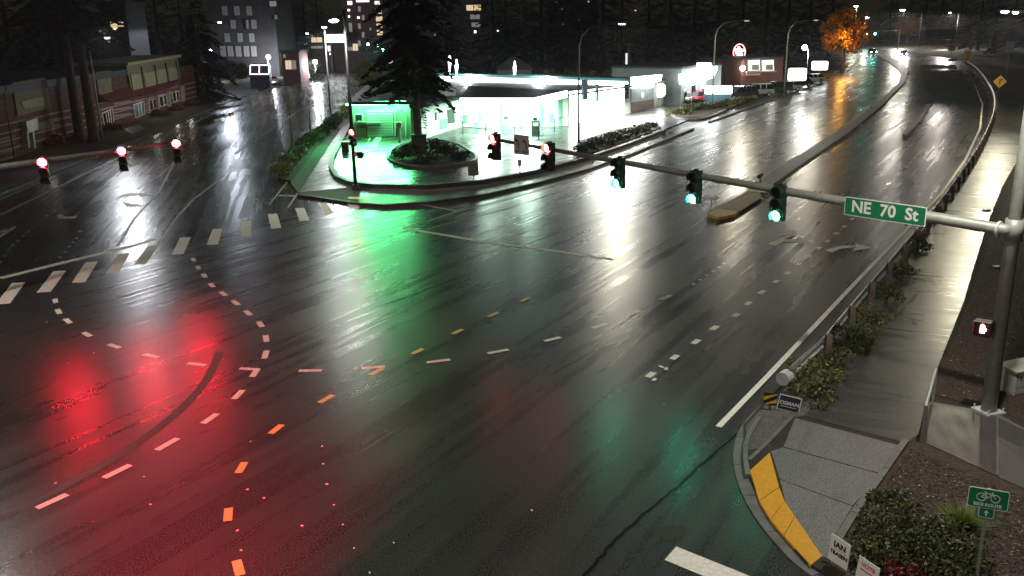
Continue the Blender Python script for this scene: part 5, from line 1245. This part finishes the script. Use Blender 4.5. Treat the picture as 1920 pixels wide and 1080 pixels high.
# ------------------------------------------------------------------ vehicles
def car(label, loc, rz, paint, kind='hatch', group='parked cars', lights=None):
    t = thing('parked_car', label, 'car', loc, rz, group)
    L, Wd = (4.3, 1.75) if kind == 'hatch' else (4.9, 1.9)
    if kind == 'hatch':
        lower = [(-L / 2, .35), (-L / 2, .75), (-L / 2 + .15, .92), (L / 2 - 1.25, .92), (L / 2 - .15, .74), (L / 2, .55), (L / 2, .32)]
        cab = [(-L / 2 + .2, .92), (-L / 2 + .65, 1.42), (.35, 1.45), (L / 2 - 1.15, .92)]
    else:
        lower = [(-L / 2, .45), (-L / 2, .95), (-L / 2 + .1, 1.05), (L / 2 - 1.3, 1.05), (L / 2 - .2, .95), (L / 2, .75), (L / 2, .42)]
        cab = [(-L / 2 + .1, 1.05), (-L / 2 + .3, 1.72), (.55, 1.75), (L / 2 - 1.2, 1.05)]
    def ext(prof, w0, w1=None):
        n = len(prof); w1 = w1 or w0; V = []
        zs = [p[1] for p in prof]; zmin, zmax = min(zs), max(zs)
        for s_ in (-1, 1):
            for x, z in prof:
                f = (z - zmin) / max(.01, zmax - zmin); V.append((x, s_ * (w0 + (w1 - w0) * f) / 2, z))
        return MB().add(V, [tuple(range(n)), tuple(range(2 * n - 1, n - 1, -1))] + [(i, n + i, n + (i + 1) % n, (i + 1) % n) for i in range(n)])
    ext(lower, Wd).build('body', paint, t)
    ext(cab, Wd - .08, Wd - .42).build('glasshouse', 'glass', t)
    zt = cab[1][1]; MB().box(((cab[1][0] + cab[2][0]) / 2, 0, zt + .02), (cab[2][0] - cab[1][0], Wd - .44, .05)).build('roof', paint, t)
    for x in (cab[1][0] + .9, cab[1][0] + 1.75):
        for s_ in (-1, 1): MB().box((x, s_ * (Wd / 2 - .125), (cab[0][1] + zt) / 2), (.09, .14, zt - cab[0][1])).build('pillar', paint, t)
    for x in (-L / 2 + .8, L / 2 - .85):
        for s_ in (-1, 1):
            wh = MB().tube([(x, s_ * (Wd / 2 - .2), .34), (x, s_ * (Wd / 2 + .02), .34)], .34, 16).build('wheel', 'rubber', t)
            MB().tube([(x, s_ * (Wd / 2 + .015), .34), (x, s_ * (Wd / 2 + .035), .34)], .2, 12).build('rim', 'steel', wh)
    for s_ in (-1, 1):
        MB().box((L / 2 - .02, s_ * Wd * .36, lower[-2][1] + .08), (.08, .34, .14)).build('headlight', lights[0] if lights else 'trim', t)
        MB().box((-L / 2 + .01, s_ * Wd * .40, lower[1][1] - .06), (.08, .26, .18)).build('taillight', lights[1] if lights else 'taillight_off', t)
    MB().box((-L / 2 - .02, 0, lower[0][1] + .1), (.1, Wd * .94, .16)).build('rear_bumper', 'black', t)
    MB().box((-L / 2 - .02, 0, lower[1][1] - .1), (.04, .5, .12)).build('number_plate', 'trim', t)
    return t
def head_to(px0, px1): a, b = g(*px0), g(*px1); return math.atan2((b - a).y, (b - a).x)
car('red hatchback seen from behind beside the lit blue based sign', g(1308, 191, .12), R(75), 'car_red', 'hatch')
car('white car half hidden left of the red hatchback', g(1284, 193, .12), R(80), 'car_white', 'hatch')
car('pale green estate car parked side on in front of the brick shop', g(1416, 181, .12), R(186), 'car_green', 'suv')
car('dark car parked at the left end of the pale green car', g(1387, 186, .12), R(200), 'car_dark', 'suv')
car('dark car parked right of the pale green car', g(1452, 176, .12), R(190), 'car_dark', 'suv')
car('silver car between the davit lamp and the white sign', g(1475, 171, .12), R(195), 'trailer', 'hatch')
car('pale car at the far end of the car lot, left of the smaller lit sign', g(1521, 155, .12), R(200), 'car_white', 'hatch')
car('dark car under the large white lit sign', g(1497, 163, .12), R(200), 'car_dark', 'hatch')
car('pale car parked beside the bright globe lamp on the left', g(513, 156, .14), R(20), 'car_white', 'hatch', 'parked cars', ('headlight_soft', 'taillight_off'))
car('car with lit tail lamps waiting on the side street', g(556, 154), R(95), 'car_dark', 'hatch', 'cars on the road', ('headlight_soft', 'taillight'))
hp = at(1636, 95, 285); hp.z = 0
hc = car('oncoming car with dazzling headlights far along the main road', hp, math.atan2(-hp.y, -hp.x) + .15, 'car_dark', 'suv', 'cars on the road', ('headlight', 'taillight'))

ORD = ['first', 'second', 'third', 'fourth', 'fifth', 'sixth', 'seventh', 'eighth', 'ninth', 'tenth', 'eleventh', 'twelfth']
a, b = g(1694, 106), g(1745, 150); hv = math.atan2((b - a).y, (b - a).x)
hc2 = car('second oncoming car, its beams flooding the far right carriageway', a, hv, 'car_dark', 'suv', 'cars on the road', ('headlight_near', 'taillight'))
for s_ in (-1, 1):
    q = a + Vector((math.cos(hv) * 2.7 - math.sin(hv) * s_ * .68, math.sin(hv) * 2.7 + math.cos(hv) * s_ * .68, .85))
    light('SPOT', q, 12000, (1, .95, .85), size=.1, angle=50, blend=1.0, target=a.lerp(b, .55) + Vector((0, 0, .2)), name='head_beam')
# ------------------------------------------------------------------ trees and plants
def leaf_cloud(blobs, n, size, flat=0.0):
    """n small two-sided leaf quads spread through ellipsoids (cx,cy,cz,rx,ry,rz)"""
    vol = np.array([b[3] * b[4] * b[5] for b in blobs]) ** .75; vol = vol / vol.sum()
    V = []; F = []
    idx = rng.choice(len(blobs), n, p=vol)
    dirs = rng.normal(size=(n, 3)); dirs /= np.linalg.norm(dirs, axis=1)[:, None]
    rad = rng.uniform(.25, 1, n) ** .5
    u = rng.normal(size=(n, 3)); w_ = rng.normal(size=(n, 3))
    for i in range(n):
        b = blobs[idx[i]]; c = np.array(b[:3]) + dirs[i] * rad[i] * np.array(b[3:6])
        if c[2] < 0.02: c[2] = abs(c[2]) + .02
        a = u[i] / np.linalg.norm(u[i]); bb = np.cross(a, w_[i]); bb /= np.linalg.norm(bb)
        s = size * rng.uniform(.35, 1.7); k = len(V)
        V += [tuple(c - a * s), tuple(c + bb * s * .45), tuple(c + a * s), tuple(c - bb * s * .45)]; F.append((k, k + 1, k + 2, k + 3))
    mb = MB(); mb.v = V; mb.f = F; return mb
def conifer_crown(h, r0, zb, n_wh=26, droop=.35, dens=1.0):
    """whorls of drooping branches carrying sprays of needle quads"""
    V = []; F = []
    for wv in range(n_wh):
        f = wv / (n_wh - 1); z = zb + (h - zb) * f; rr = r0 * (1 - f) ** .8 * rng.uniform(.75, 1.12) + .15
        nb = int(9 - 5 * f); a0 = rng.uniform(0, 6.28)
        for b_ in range(nb):
            if rng.uniform() < .13: continue
            a = a0 + b_ * 6.283 / nb + rng.uniform(-.35, .35); ln = rr * rng.uniform(.5, 1.15); m_ = max(4, int(ln * 5.5 * dens))
            z = zb + (h - zb) * f + rng.uniform(-.45, .45); dr = droop * rng.uniform(.45, 1.6)
            for k in range(m_):
                t_ = (k + rng.uniform(0, 1)) / m_; t_ = .12 + .88 * t_
                x, y = math.cos(a) * ln * t_, math.sin(a) * ln * t_
                zz_ = z - dr * ln * t_ ** 1.6 + rng.uniform(-.1, .1)
                sd = .34 * (1.25 - t_) * ln ** .5 * rng.uniform(.7, 1.4) + .1
                for sgn in (-1, 1):
                    px_, py_ = -math.sin(a) * sgn, math.cos(a) * sgn
                    ex = rng.uniform(.5, 1.0) * sd; q = len(V)
                    tip = (x + px_ * ex * 1.5 + math.cos(a) * ex * .7, y + py_ * ex * 1.5 + math.sin(a) * ex * .7, zz_ - ex * rng.uniform(.1, .8))
                    w_ = .10 + sd * .22
                    V += [(x, y, zz_), ((x + tip[0]) / 2 + math.cos(a) * w_, (y + tip[1]) / 2 + math.sin(a) * w_, (zz_ + tip[2]) / 2 + .05), tip, ((x + tip[0]) / 2 - math.cos(a) * w_, (y + tip[1]) / 2 - math.sin(a) * w_, (zz_ + tip[2]) / 2 - .08)]
                    F.append((q, q + 1, q + 2, q + 3))
    mb = MB(); mb.v = V; mb.f = F; return mb
def conifer(label, loc, h, r0, zb, trunk_r, group=None, needle='fir', dens=1.0, n_wh=26):
    t = thing('conifer', label, 'tree', loc, 0, group)
    MB().tube([(0, 0, -.1), (.05, 0, .4), (0, .05, h * .3), (0, 0, h * .7), (0, 0, h * .97)], [trunk_r * 1.5, trunk_r, trunk_r * .8, trunk_r * .4, .03], 12).build('trunk', 'bark' if needle == 'fir' else 'bark_far', t, True)
    lim = MB()
    for k in range(22):
        z = zb + (h - zb) * (k / 24) ** 1.1; a = k * 2.4; ln = r0 * (1 - k / 24) * .75
        lim.tube([(0, 0, z), (math.cos(a) * ln * .5, math.sin(a) * ln * .5, z - ln * .08), (math.cos(a) * ln, math.sin(a) * ln, z - ln * .3)], [trunk_r * .22, trunk_r * .14, .02], 5)
    stuff(lim.build('limbs', 'bark' if needle == 'fir' else 'bark_far', t))
    conifer_crown(h, r0, zb, n_wh, .38, dens).build('crown', needle, t)
    return t
island_tree = conifer('tall fir rising from the planted island on the forecourt', g(784, 284, .24), 27, 4.5, 5.2, .36, dens=1.3, n_wh=34)
ltA = g(150, 264, .12); ltB = g(176, 266, .12)
conifer('left one of the twin tall fir trunks before the brick office', ltA, 30, 5.6, 11.0, .5, 'twin firs before the brick office')
conifer('right one of the twin tall fir trunks before the brick office', ltB, 29, 5.4, 11.4, .5, 'twin firs before the brick office')
conifer('dark cone shaped conifer at the right end of the brick office', g(384, 188, .12), 17, 6.5, .8, .35, dens=1.1)
far = conifer('tall dark fir in the black tree line', (-20, 170, 0), 30, 5.5, 3.0, .4, 'firs of the far black tree line', 'fir_b', .6, 22)
first = True
spots = [(20, 190, 1.1), (75, 175, 1.0), (115, 200, 1.2), (225, 185, 1.15), (262, 215, 1.2), (300, 180, 1.0), (345, 200, 1.15), (740, 190, 1.15), (768, 165, 1.0), (832, 170, 1.05), (845, 205, 1.15),
         (925, 205, 1.2), (950, 230, 1.1), (985, 215, 1.25), (1015, 240, 1.2), (1065, 230, 1.2), (1130, 245, 1.25), (1165, 225, 1.1), (1215, 240, 1.2), (1255, 230, 1.3), (1300, 245, 1.2), (1345, 235, 1.3), (1390, 245, 1.2), (1435, 235, 1.3), (1475, 250, 1.25), (1515, 260, 1.3), (1555, 280, 1.3),
         (1664, 500, 1.7), (1700, 510, 1.6), (1728, 500, 1.7), (1758, 490, 1.7), (1795, 480, 1.7), (1832, 300, 1.4), (1862, 270, 1.35), (1895, 250, 1.3), (1925, 235, 1.25), (555, 285, 1.2), (575, 330, 1.2), (600, 300, 1.0)]
for px, D, sc in spots:
    p = at(px, 100, D); p.z = 0
    c = far if first else copy_tree(far); first = False
    c.location = p; c.rotation_euler = (0, 0, random.uniform(0, 6.28)); s_ = sc * random.uniform(.85, 1.1); c.scale = (s_ * 1.25, s_ * 1.25, s_)
# broadleaf trees
def broadleaf(label, loc, h, r, leaf, n, size, group=None, name='broadleaf_tree'):
    t = thing(name, label, 'tree', loc, 0, group)
    tr = MB().tube([(0, 0, -.1), (0, 0, h * .25), (.1, .1, h * .6), (0, 0, h * .85)], [h * .025, h * .02, h * .013, .03], 9)
    bl = []
    for k in range(16):
        a = k * 2.4; z = h * (.35 + .55 * (k / 16)); rr = r * math.sin(math.pi * min(1, .18 + .75 * k / 16)) * .72
        tr.tube([(0, 0, z * .75), (math.cos(a) * rr * .6, math.sin(a) * rr * .6, z * .92), (math.cos(a) * rr, math.sin(a) * rr, z)], [h * .009, h * .006, .015], 5)
        bl.append((math.cos(a) * rr, math.sin(a) * rr, z, r * .36, r * .36, h * .10))
    tr.build('trunk', 'bark', t)
    leaf_cloud(bl, n, size).build('crown', leaf, t)
    return t
broadleaf('orange autumn tree glowing beside the far main road', at(1580, 128, 190) * Vector((1, 1, 0)), 13.5, 5.2, 'leaf_orange', 5200, .22)
broadleaf('rust coloured tree beyond the bright far carriageway', at(1699, 90, 400) * Vector((1, 1, 0)), 12, 6.5, 'leaf_rust', 2500, .45)
broadleaf('yellowish bushy tree at the far end of the planted strip', g(690, 180, .1) * Vector((1, 1, 0)), 6.0, 1.9, 'leaf_hedge', 2200, .14)
broadleaf('dark round tree between the brick office and the dark block', g(440, 160, .1) * Vector((1, 1, 0)), 5.0, 3.5, 'leaf_dark', 2600, .2)
broadleaf('dark bushy tree right of the small lit shop', g(575, 150, .1) * Vector((1, 1, 0)), 5.0, 3.0, 'leaf_dark', 2000, .2)
def bare(label, loc, h, group=None, seed=0):
    t = thing('bare_sapling', label, 'tree', loc, 0, group); rd = random.Random(seed); mb = MB()
    def grow(p, d, ln, r, lv):
        q = p + d * ln; mb.tube([p, (p + q) / 2 + Vector((rd.uniform(-.05, .05), rd.uniform(-.05, .05), 0)), q], [r, r * .8, r * .6], 5)
        if lv:
            for k in range(3):
                nd = (d + Vector((rd.uniform(-.8, .8), rd.uniform(-.8, .8), rd.uniform(-.1, .5)))).normalized(); grow(p.lerp(q, rd.uniform(.5, 1)), nd, ln * .6, r * .5, lv - 1)
    MB().tube([(0, 0, 0), (0, 0, h * .4)], [.07, .055], 8).build('trunk', 'bark', t)
    grow(Vector((0, 0, h * .4)), Vector((0, 0, 1)), h * .32, .05, 4); stuff(mb.build('twigs', 'bark', t))
    return t
bare('bare sapling nearest the corner in the planted strip', g(549, 282, .15), 5.6, 'bare saplings in the planted strip', 1)
bare('second bare sapling along the planted strip', g(583, 252, .15), 4.8, 'bare saplings in the planted strip', 2)
bare('bare sapling beside the thin pale lamp post', g(602, 234, .15), 5.6, 'bare saplings in the planted strip', 3)
bare('bare tree before the left porch of the brick office', g(28, 300, .12), 8.0, None, 4)
# shrubs
def shrub_mesh(r, h, n, size, name, leaf, k=5, seed=1):
    bl = []; rd = random.Random(seed)
    for i in range(k * 3):
        a = i * 2.4; q = math.sqrt((i + .5) / (k * 3)) * r * .85; s_ = rd.uniform(.22, .45)
        bl.append((math.cos(a) * q, math.sin(a) * q, h * rd.uniform(.2, .78) * (1.1 - .45 * q / r), r * s_, r * s_, h * s_ * .7))
    mb = leaf_cloud(bl, n, size)
    return mb
def shrub(label, loc, r, h, n, size, leaf, group=None, name='shrub', seed=1):
    t = thing(name, label, 'shrub', loc, 0, group)
    st = MB()
    for i in range(7):
        a = i * .9 + seed; st.tube([(0, 0, -.03), (math.cos(a) * r * .35, math.sin(a) * r * .35, h * .45), (math.cos(a) * r * .7, math.sin(a) * r * .7, h * .8)], [.02, .014, .006], 5)
    stuff(st.build('stems', 'bark', t))
    shrub_mesh(r, h, n, size, name, leaf, 6, seed).build('foliage', leaf, t)
    return t
for px, py, r, h, lab, lf in [(1528, 748, .95, 1.35, 'leafy green bush next to the dark campaign sign', 'leaf'), (1503, 712, .6, 1.0, 'small scrubby bush hugging the start of the guardrail', 'leaf'),
                          (1555, 690, .75, .9, 'low dull scrub between the two green roadside bushes', 'leaf_olive'), (1598, 652, .95, 1.25, 'second leafy green bush along the guardrail', 'leaf'),
                          (1632, 612, .85, 1.0, 'third bush along the guardrail, by two wooden posts', 'leaf'), (1662, 560, .8, .95, 'bush at the narrow bend of the guardrail strip', 'leaf_olive'), (1690, 518, .75, .85, 'low bush under the street name sign', 'leaf_olive'), (1722, 470, .7, .8, 'small dark bush just beyond the street name sign', 'leaf_olive')]:
    shrub(lab, g(px, py, .1), r * .88, h * .85, int(1150 * r), .05, lf, 'bushes along the guardrail', seed=px)
for px, py, r, h, lab, lf, n in [(1680, 1000, .85, .55, 'spreading green shrub beside the low concrete kerb', 'leaf_olive', 1500), (1745, 1040, .95, .6, 'largest green shrub at the bottom of the planting bed', 'leaf_olive', 1900), (1640, 1052, .55, .45, 'small green shrub behind the white campaign sign', 'leaf_olive', 800),
                              (1668, 948, .5, .35, 'low green shrub at the top of the planting', 'leaf_olive', 600), (1790, 1075, .7, .5, 'dark green shrub left of the sign post foot', 'leaf_olive', 1100), (1697, 1098, .36, .55, 'red leaved shrub at the very bottom edge', 'leaf_red', 700)]:
    shrub(lab, g(px, py, .13), r, h, n, .05, lf, 'shrubs in the near planting bed', seed=px)
t = thing('grass_tuft', 'bright green grass tuft left of the bicycle route sign', 'plant', g(1805, 985, .13))
mb = MB()
for i in range(420):
    a = random.uniform(0, 6.28); r_ = random.uniform(0, .32); h_ = random.uniform(.25, .5); dx, dy = math.cos(a), math.sin(a); x, y = dx * r_ * .6, dy * r_ * .6; k = len(mb.v)
    mb.v += [(x - dy * .008, y + dx * .008, 0), (x + dy * .008, y - dx * .008, 0), (x + dx * (r_ + .1), y + dy * (r_ + .1), h_ * .8), (x + dx * (r_ * 1.6 + .16), y + dy * (r_ * 1.6 + .16), h_ * .75)]; mb.f.append((k, k + 1, k + 3)); mb.f.append((k, k + 1, k + 2))
mb.build('blades', 'tuft', t)
# hedge shrubs on the planted strip (three shared shapes)
hs = []
hp_px = [(530, 326), (541, 308), (556, 291), (572, 277), (589, 262), (603, 251), (617, 240), (629, 229), (641, 220), (653, 209), (664, 200), (676, 190)]
for i, (px, py) in enumerate(hp_px):
    p = g(px, py, .15); lab = ORD[i] + ' hedge shrub from the junction in the side street row'
    if i < 3: t = shrub(lab, p, .95, 1.0, 1300, .085, 'leaf_hedge', 'hedge shrubs along the side street', 'hedge_shrub', seed=i + 5); hs.append(t)
    else:
        t = copy_tree(hs[i % 3]); t['label'] = lab; t.location = p; t.rotation_euler = (0, 0, i * 1.3)
    t.scale = (1.0, 1.15, 1.0)
# island and frontage shrubs
for i, (px, py, r, h) in enumerate([(755, 298, 1.0, .9), (800, 304, 1.1, .8), (838, 292, 1.0, 1.1), (862, 298, .9, .8), (770, 285, .9, 1.1), (818, 284, 1.0, 1.2)]):
    shrub(['leftmost dark shrub on the island kerb below the fir', 'dark shrub at the front middle of the fir island', 'tallest dark shrub right of the fir trunk', 'dark shrub at the pointed right end of the fir island', 'dark shrub just left of the black utility box', 'dark shrub just right of the black utility box'][i], g(px, py, .24), r, h, 900, .1, 'leaf_dark', 'shrubs on the forecourt island', seed=i)
for i, (px, py, r, h) in enumerate([(1100, 284, 1.2, .8), (1128, 272, 1.3, .9), (1158, 262, 1.3, .8), (1188, 252, 1.4, .9), (1215, 243, 1.3, .8)]):
    shrub(ORD[i] + ' dark low shrub from the tall davit lamp on the shop frontage', g(px, py, .2), r, h, 900, .11, 'leaf_dark', 'shrubs along the shop frontage', seed=i + 20)
for i, (px, py, r, h) in enumerate([(1275, 213, 1.4, .9), (1300, 206, 1.5, 1.0), (1328, 203, 1.5, 1.0), (1352, 200, 1.4, .9), (1378, 194, 1.4, .9), (1405, 189, 1.3, .8)]):
    shrub(ORD[i] + ' low green shrub from the oval sign end of the car lot edge', g(px, py, .22), r, h, 800, .12, 'leaf_olive', 'shrubs at the car lot edge', seed=i + 40)
for i, px in enumerate(range(1012, 1226, 19)):
    p = at(px, 138, 142 + (i % 3)); p.z = 0
    if i == 0: hv = shrub('first upright green hedge conifer from the left behind the shop roof', p, 1.1, 4.6, 1500, .16, 'leaf_hedge', 'tall hedge behind the shop', 'hedge_conifer', seed=70)
    else: c = copy_tree(hv); c['label'] = ORD[i] + ' upright green hedge conifer from the left behind the shop roof'; c.location = p; c.rotation_euler = (0, 0, i); c.scale = (1, 1, random.uniform(.88, 1.12))
for i, (px, py, r, h) in enumerate([(100, 275, 1.6, 1.3), (132, 270, 1.5, 1.2), (215, 243, 1.2, .9), (300, 216, 1.3, .9), (330, 206, 1.2, .9), (360, 197, 1.2, .9)]):
    shrub(['low rusty shrub left of the twin fir trunks', 'low rusty shrub right at the foot of the twin fir trunks', 'low rusty shrub below the barred office window', 'rusty shrub left of three beneath the small shop windows', 'rusty shrub middle of three beneath the small shop windows', 'rusty shrub right of three beneath the small shop windows'][i], g(px, py, .12), r, h, 900, .11, 'leaf_rust', 'shrubs before the brick office', seed=i + 60)
# fallen leaves and mulch scraps, too many to count
mb = MB()
def scatter(poly, n, z, size):
    P = gp(poly, z); xs = [p.x for p in P]; ys = [p.y for p in P]; c = 0
    while c < n:
        x, y = random.uniform(min(xs), max(xs)), random.uniform(min(ys), max(ys)); ins_ = False
        for i in range(len(P)):
            a, b = P[i], P[i - 1]
            if (a.y > y) != (b.y > y) and x < (b.x - a.x) * (y - a.y) / (b.y - a.y) + a.x: ins_ = not ins_
        if not ins_: continue
        c += 1; s = size * random.uniform(.5, 1.3); a = random.uniform(0, 6.28); k = len(mb.v); ca, sa = math.cos(a) * s, math.sin(a) * s
        mb.v += [(x + ca, y + sa, z + random.uniform(.005, .03)), (x - sa * .6, y + ca * .6, z + random.uniform(.005, .03)), (x - ca, y - sa, z + random.uniform(.005, .03)), (x + sa * .6, y - ca * .6, z + random.uniform(.005, .03))]; mb.f.append((k, k + 1, k + 2, k + 3))
scatter([(1708, 842), (1920, 935), (1920, 1080), (1640, 1090), (1565, 1060), (1668, 895)], 620, .13, .03)
scatter([(1748, 742), (1800, 620), (1862, 440), (1960, 400), (1960, 800), (1870, 772)], 900, .105, .035)
scatter([(1440, 790), (1500, 700), (1640, 570), (1700, 490), (1640, 600), (1560, 700), (1500, 785)], 500, .1, .03)
stuff(mb.build('fallen_leaves', 'litter'))
mb = MB(); mb2 = mb
def bark(poly, n, z):
    global mb
    scatter(poly, n, z, .028)
bark([(1708, 842), (1920, 935), (1920, 1080), (1640, 1090), (1565, 1060), (1668, 895)], 4200, .131)
bark([(1748, 742), (1800, 620), (1862, 440), (1960, 400), (1960, 800), (1870, 772)], 3500, .106)
stuff(mb.build('bark_chips', M['mulch']))
print('objects', len(bpy.data.objects))
